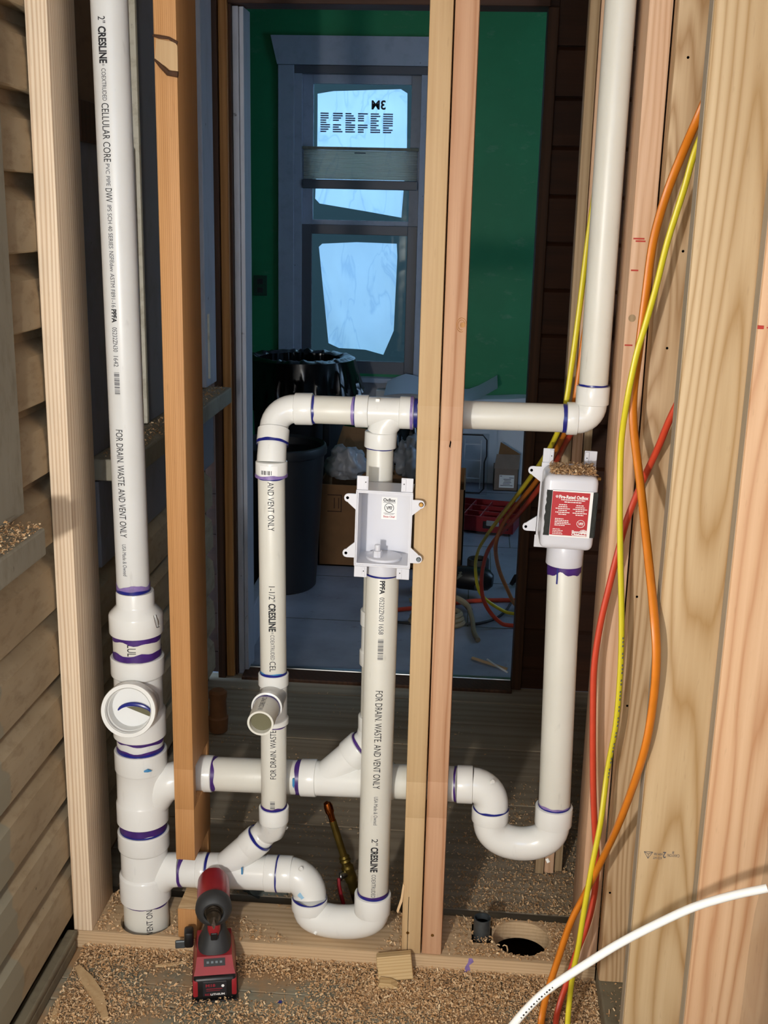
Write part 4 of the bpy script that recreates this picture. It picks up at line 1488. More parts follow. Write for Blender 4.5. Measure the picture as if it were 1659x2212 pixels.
def pad_poly(x0, x1, seed):
    rnd = random.Random(seed)
    n = 14
    L_ = [(x0 + rnd.uniform(-.0012, .0012), zl0 + (zl1 - zl0) * k / n) for k in range(n + 1)]
    return [(x1, zl0)] + [(x1, zl1)] + L_[::-1]


MB().prism(pad_poly(-.0425, -.0300, 3), 'Y', -.0028, .001).build('intumescent_pad', M['pad'], b2_, local=True)
MB().prism([(-p[0], p[1]) for p in pad_poly(-.0470, -.036, 5)], 'Y', -.0024, .004).build('intumescent_pad', M['pad'], b2_, local=True)
MB().box(.0455, .0485, .002, .055, zl0, zl1 - .004).build('intumescent_pad', M['pad'], b2_, local=True)
MB().box(-.0285, .0385, -.0016, .0005, zl0 + .001, zl1 - .001).build('pad_backing', M['pad'], b2_, local=True)
lab = MB().box(-.0325, .0390, -.0031, -.0016, zl0 - .0010, zl1 + .0012).build('label', M['white'], b2_, local=True)
MB().box(-.0322, .0335, -.0034, -.0031, zl0 + .0018, zl1 - .0010).build('label_red_field', M['labelred'], lab, local=True)
q = MB()
yb_ = -.0037
flat_text(q, 'Fire-Rated OxBox', (-.0205, yb_, .1000), (1, 0, 0), (0, 0, 1), .0515, .0060, .035)
q.tube([(-.0242 + .0019 * math.cos(a), yb_, .1002 + .0019 * math.sin(a)) for a in [2 * PI * k / 14 for k in range(15)]], .0005, 5)
q.add([(-.0252, yb_, .0993), (-.0232, yb_, .0993), (-.0242, yb_, .1012)], [(0, 1, 2)])
def dashes(q, x0, x1, z, h, y, seed):
    """A line of print too small to read: word-length strokes."""
    rnd = random.Random(seed)
    x = x0
    while x < x1 - .0006:
        wd = min(rnd.uniform(.0014, .0048), x1 - x)
        q.box(x, x + wd, y - .00015, y, z, z + h)
        x += wd + .0007


dashes(q, -.0165, .0255, .0938, .0016, yb_, 1)
dashes(q, -.0105, .0195, .0900, .0016, yb_, 2)
for k, wd in enumerate((.014, .016, .025, .015, .025, .014)):
    for xc in (-.0125, .0180):
        dashes(q, xc - wd / 2, xc + wd / 2, .0848 - k * .0035, .0015, yb_, 10 + k + int(xc > 0) * 20)
for k, wd in enumerate((.015, .024, .025, .028, .018)):
    dashes(q, -.0245, -.0245 + wd, .0590 - k * .0030, .0014, yb_, 50 + k)
for k, wd in enumerate((.013, .018, .016, .019)):
    dashes(q, -.0270, -.0270 + wd, .0400 - k * .0029, .0011, yb_, 70 + k)
flat_text(q, 'Sioux', (.0070, yb_, .0375), (1, 0, 0), (0, 0, 1), .014, .0046, .04)
flat_text(q, 'Chief', (.0070, yb_, .0325), (1, 0, 0), (0, 0, 1), .014, .0046, .04)
q.tube([(.0215 + .0068 * math.cos(a), yb_, .0525 + .0066 * math.sin(a)) for a in [2 * PI * k / 24 for k in range(25)]], .0005, 5)
ox_mark(q, .0215, .0528, .0048, yb_)
for k in range(9):                                  # crest: a fan of small feathers
    a = R(20 + 17.5 * k)
    c_ = Vector((.0275, yb_, .0330))
    d_ = Vector((math.cos(a), 0, math.sin(a)))
    n_ = Vector((-d_.z, 0, d_.x))
    q.add([c_ + d_ * .0018 - n_ * .0004, c_ + d_ * .0018 + n_ * .0004, c_ + d_ * .0088 + n_ * .0008, c_ + d_ * .0095, c_ + d_ * .0088 - n_ * .0008], [(0, 1, 2, 3, 4)])
q.box(.0205, .0325, yb_, yb_ + .0002, .0300, .0322)
q.build('label_print', M['white'], lab, local=True)
q = MB()
q.cyl((.003, .041, -.037), (.003, .041, .004), .0335, n=40, c=.0015)
q.build('outlet_hub', M['abs'], b2_, local=True, smooth=True)

# ------------------------------------------------------------ cables and small fittings
def cable(name, label, cat, pts, rad, mat, flat=1.0, group=None, n=12):
    P = smoothline(pts, 6)
    t_ = thing(name, label, cat, tuple(P[-1]), group)
    MB().tube(P, rad, n, True, flat).build('sheath', mat, t_, smooth=True)
    return t_


co = cable('cable', 'thick orange cable hanging in front of the tan corner boards', 'cable',
           [(.36, -.19, 1.70), (.335, -.17, 1.655), (.313, -.15, 1.59), (.302, -.12, 1.547), (.286, -.1, 1.486), (.272, -.1, 1.416), (.267, -.1, 1.331), (.263, -.1, 1.244), (.26, -.1, 1.177), (.264, -.11, 1.118), (.277, -.15, 1.029), (.284, -.21, .954), (.291, -.28, .872), (.298, -.298, .803), (.300, -.290, .715), (.293, -.282, .628), (.278, -.225, .492), (.264, -.155, .373), (.24, -.125, .275), (.219, -.125, .217), (.201, -.125, .138), (.184, -.132, .065), (.176, -.15, .017), (.172, -.22, .008), (.168, -.32, .008)], .0088, M['orange'], .62)
cy_ = cable('cable', 'thin yellow cable hanging in front of the end stud', 'cable',
            [(.345, -.19, 1.65), (.326, -.17, 1.59), (.314, -.15, 1.545), (.305, -.14, 1.493), (.289, -.13, 1.417), (.277, -.13, 1.346), (.266, -.13, 1.291), (.255, -.13, 1.239), (.247, -.125, 1.165), (.246, -.105, 1.093), (.251, -.105, 1.0), (.259, -.105, .904), (.269, -.105, .798), (.274, -.105, .706), (.274, -.105, .603), (.266, -.105, .514), (.258, -.128, .424), (.247, -.142, .345), (.239, -.148, .266), (.233, -.148, .183), (.228, -.142, .125), (.224, -.15, .054), (.223, -.18, .010), (.222, -.32, .007)], .0062, M['yellow'], .72)
cr = cable('cable', 'red-orange cable emerging behind the wide tan board and hanging to the floor', 'cable',
           [(.345, -.17, 1.26), (.330, -.16, 1.20), (.313, -.14, 1.141), (.304, -.11, 1.09), (.289, -.07, 1.022), (.272, -.06, .958), (.261, -.06, .901), (.25, -.06, .834), (.24, -.06, .765), (.235, -.06, .687), (.239, -.06, .599), (.245, -.06, .51), (.251, -.06, .437), (.259, -.06, .362), (.267, -.06, .296), (.266, -.06, .228), (.256, -.07, .175), (.239, -.08, .122), (.225, -.09, .068), (.212, -.105, .026), (.205, -.13, .009), (.200, -.2, .008), (.196, -.32, .008)], .0070, M['redcable'], .75)
q = MB()
for k, (a, b) in enumerate(zip([.76 - .007 * i for i in range(44)], range(44))):
    if k % 7 in (3, 6):
        continue
    x = np.interp(a, [.4, .422, .514, .603, .706, .798], [.256, .258, .266, .274, .274, .269])
    q.box(x + .0012, x + .0030, -.1113, -.1108, a, a + .0035)
q.build('print_line', M['ink_soft'], cy_)
px = thing('water_tube', 'cut white plastic tube arching up in front of the right boards', 'tube', (.2, -.5, .4))
P = smoothline([(.442, -.5, .5475), (.395, -.5, .532), (.345, -.5, .51), (.296, -.5, .479), (.247, -.5, .444), (.203, -.5, .407), (.159, -.5, .368), (.134, -.5, .341), (.108, -.5, .304), (.085, -.5, .262), (.05, -.5, .18), (.02, -.5, .09), (.0, -.5, .0)], 6)
MB().tube(P, .0061, 16).build('tube_wall', M['pex'], px, smooth=True)
MB().lathe(P[0], P[0] + (P[0] - P[1]).normalized() * .0006, [(0, .0044), (.0006, .0044)], 14).build('bore', M['rubber'], px)
q = MB()
for k in range(13):
    p = Vector((.1555 - .0035 * k, -.5063, .3655 - .0037 * k * (1 + .02 * k)))
    wd = .0021 if k % 3 else .0012
    q.add([p, p + Vector((-wd, 0, -wd * 1.05)), p + Vector((-wd - .0016, .0003, -wd * 1.05 + .0018)), p + Vector((-.0016, .0003, .0018))], [(0, 1, 2, 3)])
q.build('lettering', M['ink'], px)

GRP = 'cables dropping through the doorway'
cable('cable', 'yellow cable sloping down through the dark gap behind the right elbow', 'cable',
      [(.205, .142, 1.56), (.200, .14, 1.49), (.1944, .138, 1.425), (.1905, .138, 1.361), (.1857, .138, 1.279), (.179, .138, 1.187), (.171, .140, 1.1025), (.1567, .20, 1.029), (.138, .45, .913), (.107, .7, .786), (.082, 1.05, .640), (.062, 1.42, .49), (.044, 1.74, .345), (.042, 1.96, .21), (.066, 2.06, .09), (.14, 2.08, .028), (.21, 2.09, .008), (.40, 2.12, .008)], .0062, M['yellow'], .75, GRP)
cable('cable', 'orange cable sloping down through the doorway between yellow and red ones', 'cable',
      [(.2060, .140, 1.31), (.1983, .140, 1.238), (.1945, .142, 1.180), (.1880, .150, 1.108), (.1740, .25, 1.020), (0.1502, 0.485, 0.8919), (0.1246, 0.735, 0.7762), (0.1002, 1.035, 0.6404), (0.0936, 1.40, 0.4697), (0.1181, 1.735, 0.2909), (0.1544, 1.9105, 0.1675), (0.1955, 2.0705, 0.0513), (0.2306, 2.1905, 0.026), (0.28, 2.245, .026), (0.401, 2.3105, 0.009)], .0070, M['orange'], .75, GRP)
cable('cable', 'red cable sloping through the doorway into a big loop on the room floor', 'cable',
      [(.2170, .141, 1.20), (.2080, .141, 1.140), (.2030, .150, 1.098), (.1885, .275, 1.018), (0.1749, 0.54, 0.8881), (0.1458, 0.77, 0.7642), (0.1190, 1.11, 0.6180), (0.0925, 1.43, 0.4840), (0.0722, 1.71, 0.3470), (0.0632, 1.87, 0.2112), (0.0774, 1.921, 0.1087), (0.1297, 1.951, 0.0303), (0.191, 1.961, 0.009), (0.4021, 2.001, 0.009)], .0075, M['redcable'], .8, GRP)
cable('extension_cord', 'orange cord lying flat across the grey room floor', 'cable', [(-.35, 2.02, .009), (-.2, 2.09, .009), (-.024, 2.178, .009), (.055, 2.216, .009), (.197, 2.242, .009), (.40, 2.24, .009)], .008, M['redcable'])
cable('extension_cord', 'thin black cord curving over the grey room floor', 'cable', [(-.25, 1.95, .006), (-.1, 1.93, .006), (-.02, 1.955, .006), (.055, 1.971, .006), (.123, 2.035, .006), (.165, 2.13, .006), (.185, 2.215, .006)], .005, M['rubber'])

# conduit stub and the leaning valve
cdt = thing('conduit_stub', 'short grey metal conduit stub rising from the bottom plate notch', 'pipe', (.0675, .083, 0))
q = MB()
q.lathe((.0675, .0835, -.10), (.0675, .0835, .0735), [(0, .0172), (.1735, .0172), (.1735, .0150), (.11, .0145)], 32, True, False)
q.build('tube', M['zinc'], cdt, smooth=True)
q = MB()
q.lathe((.0675, .0835, .060), (.0675, .0835, .061), [(0, .0146), (.001, .0146)], 20)
q.build('bore', M['blackhole'], cdt)
q = MB()
rnd = random.Random(9)
for k in range(7):
    x = .050 + .005 * k
    q.box(x, x + .003, .047, .050, .004, .02 + rnd.uniform(0, .018))
q.build('scraping', M['white'], cdt)
vv = thing('shutoff_valve', 'brass valve with red lever on a leaning copper-capped tube behind the standpipe', 'valve', (-.22, .2, 0))
A, B_ = Vector((-.267, .2, .247)), Vector((-.194, .2, .005))
dvv = (B_ - A).normalized()
q = MB()
q.lathe(A, B_, [(0, .003), (.003, .0075), (.012, .0095), (.024, .0095), (.028, .0075), (.045, .0066), (.050, .0058)], 20)
q.build('copper_cap', M['copper'], vv, smooth=True)
q = MB()
q.cyl(A + dvv * .045, A + dvv * .135, .0075, .0080, n=20)
q.lathe(A + dvv * .130, B_, [(0, .009), (.004, .0120), (.008, .0100), (.012, .0128), (.016, .010), (.024, .010), (.028, .0135), (.036, .0135), (.038, .0125), (.050, .0135), (.060, .0135), (.064, .0115), (.10, .0115), (.16, .0105)], 24)
q.build('valve_body', M['brass'], vv, smooth=True)
q = MB()
q.cyl((-.232, .185, .083), (-.221, .195, .083), .0075, n=16, c=.001)
q.cyl((-.236, .182, .082), (-.231, .184, .082), .009, n=16, c=.002)
hb_ = q.build('stem_nut', M['steel'], vv, smooth=True)
MB().tube([(-.237, .180, .080), (-.236, .176, .066), (-.231, .172, .045), (-.224, .170, .022)], [.0035, .0042, .0045, .0040], 10).build('lever', M['red'], vv, smooth=True)
dbs = thing('debris_lump', 'grey-green lump of debris in the dark gap under the lower trap', 'debris', (-.42, .26, 0))
bm = bmesh.new()
bmesh.ops.create_icosphere(bm, subdivisions=3, radius=1)
for v_ in bm.verts:
    k = 1 + .25 * noise.noise(v_.co * 1.8)
    v_.co = Vector((-.405 + .075 * v_.co.x * k, .262 + .045 * v_.co.y * k, .006 + .048 * v_.co.z * k))
bm.verts.index_update()
q = MB()
q.add([v_.co[:] for v_ in bm.verts], [[v_.index for v_ in f.verts] for f in bm.faces])
bm.free()
q.build('lump', M['chalk'], dbs, smooth=True)

# brown container on the hall floor
bc = thing('container', 'small brown container on the hall floor beside the clapboard wall', 'container', (-.680, 1.0, 0))
MB().lathe((-.680, 1.0, 0), (-.680, 1.0, .13), [(0, .020), (.004, .026), (.045, .029), (.05, .025), (.10, .0235), (.108, .0262), (.122, .0255), (.128, .018)], 24).build('body', M['tube_brown'], bc, smooth=True)

# ------------------------------------------------------------ impact driver
dr = thing('impact_driver', 'red and black cordless impact driver standing on its battery', 'power tool', (-.447, -.075, 0), rot=(0, 0, R(13)))
XC = -.447
bt = MB().box(XC - .0405, XC + .0405, -.131, -.006, .002, .050, .007, 3).build('battery', M['black'], dr, smooth=True)
q = MB()
for sx in (-1, 1):
    q.box(*sorted((XC + sx * .0412, XC + sx * .030)), -.1315, -.02, .010, .0455, .003)
q.build('side_stripe', M['red'], bt, smooth=True)
MB().box(XC - .0225, XC + .0225, -.1330, -.130, .012, .044, .0012).build('label_panel', plain('battery_label', '26262a', .35), bt)
q = MB()
flat_text(q, 'M18', (XC - .017, -.1334, .036), (1, 0, 0), (0, 0, 1), .018, .006, .03)
q.box(XC - .016, XC + .014, -.1334, -.1331, .0275, .0290)
q.box(XC - .016, XC + .010, -.1334, -.1331, .0240, .0250)
flat_text(q, 'RED', (XC - .0185, -.1334, .0165), (1, 0, 0), (0, 0, 1), .010, .0042, .02)
q.build('label_red_print', plain('dim_red_print', '8c2430', .5), bt)
q = MB()
flat_text(q, 'LITHIUM', (XC - .008, -.1334, .0165), (1, 0, 0), (0, 0, 1), .026, .0042, .02)
q.cyl((XC + .0150, -.1336, .034), (XC + .0150, -.1330, .034), .0028, n=12)
q.build('label_white_print', M['white'], bt)
MB().box(XC - .044, XC + .044, -.136, -.002, -.0, .004, .0015).build('battery_base', M['black'], bt)
q = MB()
q.add([(XC - .039, -.122, .050), (XC + .039, -.122, .050), (XC + .039, -.010, .050), (XC - .039, -.010, .050),
       (XC - .036, -.114, .058), (XC + .036, -.114, .058), (XC + .036, -.012, .060), (XC - .036, -.012, .060),
       (XC - .033, -.098, .074), (XC + .033, -.098, .074), (XC + .033, -.014, .074), (XC - .033, -.014, .074)],
      [(3, 2, 1, 0), (0, 1, 5, 4), (1, 2, 6, 5), (2, 3, 7, 6), (3, 0, 4, 7), (4, 5, 9, 8), (5, 6, 10, 9), (6, 7, 11, 10), (7, 4, 8, 11), (8, 9, 10, 11)])
ft = q.build('foot_housing', M['red'], dr)
nrm = Vector((0, -.021, .022)).normalized()
gz = MB()
gc = Vector((XC, -.1062, .0662))
e1, e2 = Vector((1, 0, 0)), Vector((0, .016, .016)).normalized()
nn_ = e1.cross(e2)
nn_ = nn_ if nn_.y < 0 else -nn_
gz.add([gc + e1 * a + e2 * b + nn_ * h for h in (0.0, .0012) for a, b in ((-.020, -.007), (.020, -.007), (.020, .007), (-.020, .007))], [(4, 5, 6, 7), (0, 1, 5, 4), (1, 2, 6, 5), (2, 3, 7, 6), (3, 0, 4, 7)])
fgp = gz.build('fuel_gauge', M['black'], ft)
q = MB()
for k in range(4):
    c_ = gc + e1 * (-.0125 + .0082 * k) + nn_ * .0015
    q.add([c_ + e1 * a + e2 * b for a, b in ((-.0022, -.002), (.0022, -.002), (.0022, .002), (-.0022, .002))], [(0, 1, 2, 3)])
q.build('gauge_light', M['zinc'], fgp)
q = MB()


def loft(q, secs, n=20):
    k0 = len(q.v)
    for (cx, cyy, z, rx, ry) in secs:
        for i in range(n):
            a = 2 * PI * i / n
            c_, s_ = math.cos(a), math.sin(a)
            q.v.append((cx + rx * math.copysign(abs(c_) ** .7, c_), cyy + ry * math.copysign(abs(s_) ** .7, s_), z))
    for j in range(len(secs) - 1):
        for i in range(n):
            i2 = (i + 1) % n
            q.f.append((k0 + j * n + i, k0 + j * n + i2, k0 + (j + 1) * n + i2, k0 + (j + 1) * n + i))
    q.f.append(tuple(k0 + i for i in reversed(range(n))))
    q.f.append(tuple(k0 + (len(secs) - 1) * n + i for i in range(n)))


loft(q, [(XC, -.056, .072, .032, .041), (XC + .001, -.056, .079, .031, .039), (XC + .001, -.056, .092, .025, .033), (XC + .002, -.050, .108, .0195, .026), (XC + .002, -.042, .125, .019, .026), (XC + .001, -.036, .150, .020, .028)])
q.build('handle_grip', M['rubber'], dr, smooth=True)
q = MB()
loft(q, [(XC, -.077, .110, .009, .012), (XC, -.080, .122, .0125, .013), (XC, -.078, .138, .0125, .014)])
tg = q.build('trigger', M['red'], dr, smooth=True)
MB().box(XC - .0065, XC + .0065, -.0935, -.086, .104, .120, .002).build('lamp_recess', M['black'], dr)
q = MB()
HZ = .170
q.lathe((XC, .016, HZ), (XC, -.085, HZ), [(0, .020), (.004, .026), (.016, .0305), (.055, .0315), (.088, .0305), (.092, .029)], 28)
for i, p in enumerate(q.v):                       # flat crown on the motor housing
    if p[2] > HZ + .024:
        q.v[i] = (p[0], p[1], HZ + .024 + (p[2] - HZ - .024) * .35)
q.build('motor_housing', M['red'], dr, smooth=True)
q = MB()
q.lathe((XC, -.074, HZ), (XC, -.105, HZ), [(0, .030), (.002, .0335), (.014, .0345), (.022, .0325), (.029, .0265), (.031, .022), (.030, .0185), (.022, .0175)], 32, True, False)
q.build('nose_ring', M['rubber'], dr, smooth=True)
q = MB()
q.lathe((XC, -.094, HZ), (XC, -.128, HZ), [(0, .0180), (.004, .0180), (.004, .0135), (.008, .0145), (.010, .0128), (.014, .0140), (.017, .0125), (.022, .0130), (.026, .0105), (.034, .0085), (.034, .005)], 26)
q.build('chuck', plain('dark_chuck_metal', '4a4238', .35, .8), dr, smooth=True)
MB().lathe((XC, -.126, HZ), (XC, -.152, HZ), [(0, .0036), (.016, .0036), (.018, .0026), (.025, .0012)], 6).build('bit', plain('worn_steel', '8d7f78', .35, .9), dr)
q = MB()
q.box(XC - .058, XC - .040, -.040, -.012, .052, .086, .005)
q.build('belt_hook', M['black'], dr, smooth=True)
MB().box(XC - .076, XC - .056, -.028, -.022, .045, .062, .002).build('hook_wire', M['zinc'], dr)

# ------------------------------------------------------------ things in the green room
def bin_(name, label, x, y, r0, r1, h, wob=0.0):
    t_ = thing(name, label, 'bin', (x, y, 0))
    MB().lathe((x, y, 0), (x, y, h), [(0, r0 * .94), (.008, r0), (h * .86, r0 + (r1 - r0) * .9), (h * .88, r1 * .985), (h * .93, r1 * .99), (h * .935, r1 + .008), (h * .965, r1 + .010), (h - .004, r1 + .006), (h, r1), (h - .01, r1 - .012), (h * .5, (r0 + r1) / 2 - .015), (.03, r0 - .015)], 48, True, True).build('body', M['bin'], t_, smooth=True)
    return t_


b_a = bin_('trash_bin', 'charcoal trash bin without a bag, standing nearest the doorway', -.735, 2.33, .150, .180, .575)
b_b = bin_('trash_bin', 'tall dark trash bin lined with a black bag below the window', -.845, 3.60, .205, .238, .735)
MB().box(-.70, -.665, 3.375, 3.39, .35, .58, .006).build('side_rib', M['bin'], b_b)
q = MB()
bm = bmesh.new()
n, m2 = 140, 30
bxx, byy = -.845, 3.60
vs = []
rndv = lambda a, j: noise.noise(Vector((math.cos(a) * 4, math.sin(a) * 4, j * .45)))
for j in range(m2):
    f = j / (m2 - 1)
    for i in range(n):
        a = 2 * PI * i / n
        fold = noise.noise(Vector((math.cos(a) * 7, math.sin(a) * 7, f * 1.2))) + .9 * noise.noise(Vector((math.cos(a) * 17 + f * 3, math.sin(a) * 17, f * 5)))
        if f < .45:                      # inside
            g_ = f / .45
            r = .190 + .012 * g_ + .012 * fold
            z = .45 + .292 * g_
        elif f < .55:                    # over the rim
            g_ = (f - .45) / .1
            r = .205 + .062 * g_ + .003 * fold
            z = .745 + .010 * math.sin(PI * g_) + .008 * fold
        else:                            # hanging skirt
            g_ = (f - .55) / .45
            low = .17 + .05 * math.cos(a + 1.4) + .05 * noise.noise(Vector((math.cos(a) * 2.5, math.sin(a) * 2.5, 9)))
            r = .272 + .018 * fold * g_ + .03 * g_ * (1 if math.cos(a) > .75 else .15) + .012 * g_
            z = .744 - low * g_
        vs.append((bxx + r * math.cos(a), byy + r * math.sin(a), z))
q.add(vs, [(j * n + i, j * n + (i + 1) % n, (j + 1) * n + (i + 1) % n, (j + 1) * n + i) for j in range(m2 - 1) for i in range(n)])
bm.free()
bgo = q.build('bag_liner', M['bag'], None, smooth=True)
tag(bgo, 'black plastic bag lining and overhanging the tall bin below the window', 'bag')


def crumple(name, label, x, y, z0, rx, ry, rz, mat, seed, cat='bag', amp=.35):
    bm = bmesh.new()
    bmesh.ops.create_icosphere(bm, subdivisions=4, radius=1)
    q = MB()
    vs = []
    for v_ in bm.verts:
        p = v_.co
        n1_ = noise.noise(p * 1.4 + Vector((seed, 0, 0)))
        r1_ = (1 - abs(noise.noise(p * 2.1 + Vector((0, seed, 0))))) ** 6
        r2_ = (1 - abs(noise.noise(p * 4.7 + Vector((0, 0, seed))))) ** 7
        k = 1 + amp * (.8 * n1_ - .75 * r1_ - .38 * r2_)
        z = max(-.62, p.z * k)
        vs.append((rx * p.x * k, ry * p.y * k, rz * (z + .62)))
    bm.verts.index_update()
    q.add([(a + x, b + y, c_ + z0) for a, b, c_ in vs], [[v_.index for v_ in f.verts] for f in bm.faces])
    bm.free()
    return tag(q.build(name, mat, None, smooth=True, sharp=180), label, cat)


bx_ = thing('cardboard_box', 'large brown cardboard box full of plastic bags, behind the outlet box', 'box', (-.31, 2.8, 0))
xa, xb, ya, yb, zt = -.613, -.008, 2.60, 3.02, .350
q = MB()
q.box(xa, xb, ya, ya + .006, 0, zt)
q.box(xa, xb, yb - .006, yb, 0, zt)
q.box(xa, xa + .006, ya, yb, 0, zt)
q.box(xb - .006, xb, ya, yb, 0, zt)
q.box(xa, xb, ya, yb, 0, .006)
q.build('carton', M['card'], bx_)
MB().add([(xa, yb - .02, zt), (xa + .17, yb - .03, zt), (xa + .155, yb + .10, zt + .14), (xa + .04, yb + .10, zt + .15), (xa, yb - .016, zt), (xa + .17, yb - .026, zt), (xa + .155, yb + .104, zt + .14), (xa + .04, yb + .104, zt + .15)], [(0, 1, 2, 3), (7, 6, 5, 4), (0, 4, 5, 1), (1, 5, 6, 2), (2, 6, 7, 3), (3, 7, 4, 0)]).build('flap', M['card'], bx_)
MB().add([(xa + .13, yb - .12, zt - .01), (xa + .29, yb - .10, zt - .03), (xa + .17, yb - .06, zt + .16), (xa + .13, yb - .116, zt - .01), (xa + .29, yb - .096, zt - .03), (xa + .17, yb - .056, zt + .16)], [(0, 1, 2), (5, 4, 3), (0, 3, 4, 1), (1, 4, 5, 2), (2, 5, 3, 0)]).build('flap', M['card'], bx_)
q = MB()
pm = (-.535, ya - .001)
for a, b, c_, d in ((-.575, -.515, .305, .309), (-.575, -.515, .235, .239), (-.519, -.515, .235, .309), (-.530, -.526, .25, .295), (-.548, -.544, .25, .295)):
    q.box(a, b, ya - .0012, ya, c_, d)
q.build('printed_frame', M['oldwood2'], bx_)
crumple('plastic_bag', 'crumpled clear white plastic bag at the left top of the big carton', -.515, 2.735, .352, .088, .085, .095, M['plastic_bag'], 2)
crumple('plastic_bag', 'crumpled white plastic bag between the vent riser and outlet box top', -.375, 2.86, .352, .060, .06, .07, M['plastic_bag'], 7)
crumple('plastic_bag', 'limp white plastic bag just right of the vent tee', -.245, 2.82, .345, .070, .07, .115, M['plastic_bag'], 11, amp=.4)
crumple('plastic_bag', 'small pale bag wedged against the upper left of the middle studs', -.120, 2.75, .345, .042, .05, .055, M['plastic_bag'], 19)
crumple('bin_bag', 'dark lumpy bag behind the middle studs and big carton', -.33, 3.28, .0, .13, .12, .33, M['bag'], 5)

# red parts organiser with its clear lid standing open
og = thing('parts_organizer', 'red parts organizer on the floor with its clear lid open', 'organizer', (.08, 3.35, 0))
ang = R(-12)
q = MB()
X0o, X1o, Y0o, Y1o, HO = -.11, .215, -.13, .20, .085
th = .008
q.box(X0o, X1o, Y0o, Y0o + th, .015, HO, .003)
q.box(X0o, X1o, Y1o - th, Y1o, .015, HO, .003)
q.box(X0o, X0o + th, Y0o, Y1o, .015, HO, .003)
q.box(X1o - th, X1o, Y0o, Y1o, .015, HO, .003)
q.box(X0o, X1o, Y0o, Y1o, .012, .020)
mo = Matrix.Translation((.035, 3.33, 0)) @ Matrix.Rotation(ang, 4, 'Z')
q.xf(mo)
q.build('tray', M['red'], og)
q = MB()
for fx in (.25, .5, .75):
    x = X0o + (X1o - X0o) * fx
    q.box(x - .003, x + .003, Y0o + th, Y1o - th, .02, HO - .006)
for fy in (.36, .68):
    yy = Y0o + (Y1o - Y0o) * fy
    q.box(X0o + th, X1o - th, yy - .003, yy + .003, .02, HO - .006)
q.xf(mo)
q.build('divider', M['red'], og, kind='stuff')
for fx in (.62, .88):
    x = X0o + (X1o - X0o) * fx
    q = MB().box(x - .018, x + .018, Y0o - .010, Y0o, .03, .065, .004)
    q.xf(mo)
    q.build('latch', M['black'], og)
q = MB().box(.09, .15, Y0o - .014, Y0o - .004, .045, .07, .004)
q.xf(mo)
q.build('handle', plain('pale_handle', '8f98a0', .4), og)
q = MB()
lx0, lx1, lz0, lz1, ly = -.12, .096, .100, .405, 3.55
q.box(lx0, lx1, ly, ly + .006, lz0, lz1, .002)
ld_ = q.build('lid', M['clear'], og)
q = MB()
q.tube([(lx0 + .03, ly - .002, lz1 - .006), (lx1 - .03, ly - .002, lz1 - .006), (lx1 - .010, ly - .002, lz1 - .03), (lx1 - .008, ly - .002, lz1 - .11), (lx1 - .018, ly - .002, lz1 - .14), (lx1 - .016, ly - .002, lz0 + .03), (lx1 - .035, ly - .002, lz0 + .008), (lx0 + .03, ly - .002, lz0 + .008)], .0035, 8)
q.build('gasket', M['black'], ld_)
q = MB()
for a, b, c_, d in ((-.02, .060, lz1 - .055, lz1 - .050), (-.02, .060, lz1 - .135, lz1 - .130), (-.02, .060, lz1 - .225, lz1 - .220), (-.022, -.018, lz0 + .03, lz1 - .03), (.058, .062, lz0 + .03, lz1 - .03)):
    q.box(a, b, ly - .006, ly, c_, d)
q.build('lid_rib', plain('milky_rib', 'aab4bd', .4), ld_, kind='stuff')

sb_ = thing('cardboard_box', 'small grey-brown carton with a white shipping label and open flaps', 'box', (.205, 4.1, 0))
q = MB()
xa, xb, ya, yb, zt = .139, .271, 4.06, 4.20, .122
q.box(xa, xb, ya, ya + .004, 0, zt)
q.box(xa, xb, yb - .004, yb, 0, zt)
q.box(xa, xa + .004, ya, yb, 0, zt)
q.box(xb - .004, xb, ya, yb, 0, zt)
q.box(xa, xb, ya, yb, 0, .004)
q.build('carton', M['card_grey'], sb_)
MB().add([(xa, ya, zt), (xb, ya, zt), (xb + .006, ya + .05, zt + .068), (xa + .012, ya + .05, zt + .068), (xa, ya + .004, zt), (xb, ya + .004, zt), (xb + .006, ya + .054, zt + .068), (xa + .012, ya + .054, zt + .068)], [(0, 1, 2, 3), (7, 6, 5, 4), (0, 4, 5, 1), (1, 5, 6, 2), (2, 6, 7, 3), (3, 7, 4, 0)]).build('flap', M['card_grey'], sb_)
MB().add([(xa + .02, ya + .06, zt + .055), (xb + .01, ya + .06, zt + .068), (xa + .03, ya + .05, zt + .135), (xa + .02, ya + .064, zt + .055), (xb + .01, ya + .064, zt + .068), (xa + .03, ya + .054, zt + .135)], [(0, 1, 2), (5, 4, 3), (0, 3, 4, 1), (1, 4, 5, 2), (2, 5, 3, 0)]).build('flap', M['card'], sb_)
la_ = MB().box(xa + .030, xb - .022, ya - .001, ya, .018, .088).build('shipping_label', M['white'], sb_)
q = MB()
for k, (a, b) in enumerate(((.0, .012), (.05, .075), (.02, .06), (.024, .058), (.02, .062), (.018, .055), (.004, .07))):
    q.box(xa + .033 + a, xa + .033 + b, ya - .0016, ya - .001, .080 - k * .0085, .083 - k * .0085)
q.build('label_print', M['ink_soft'], la_)

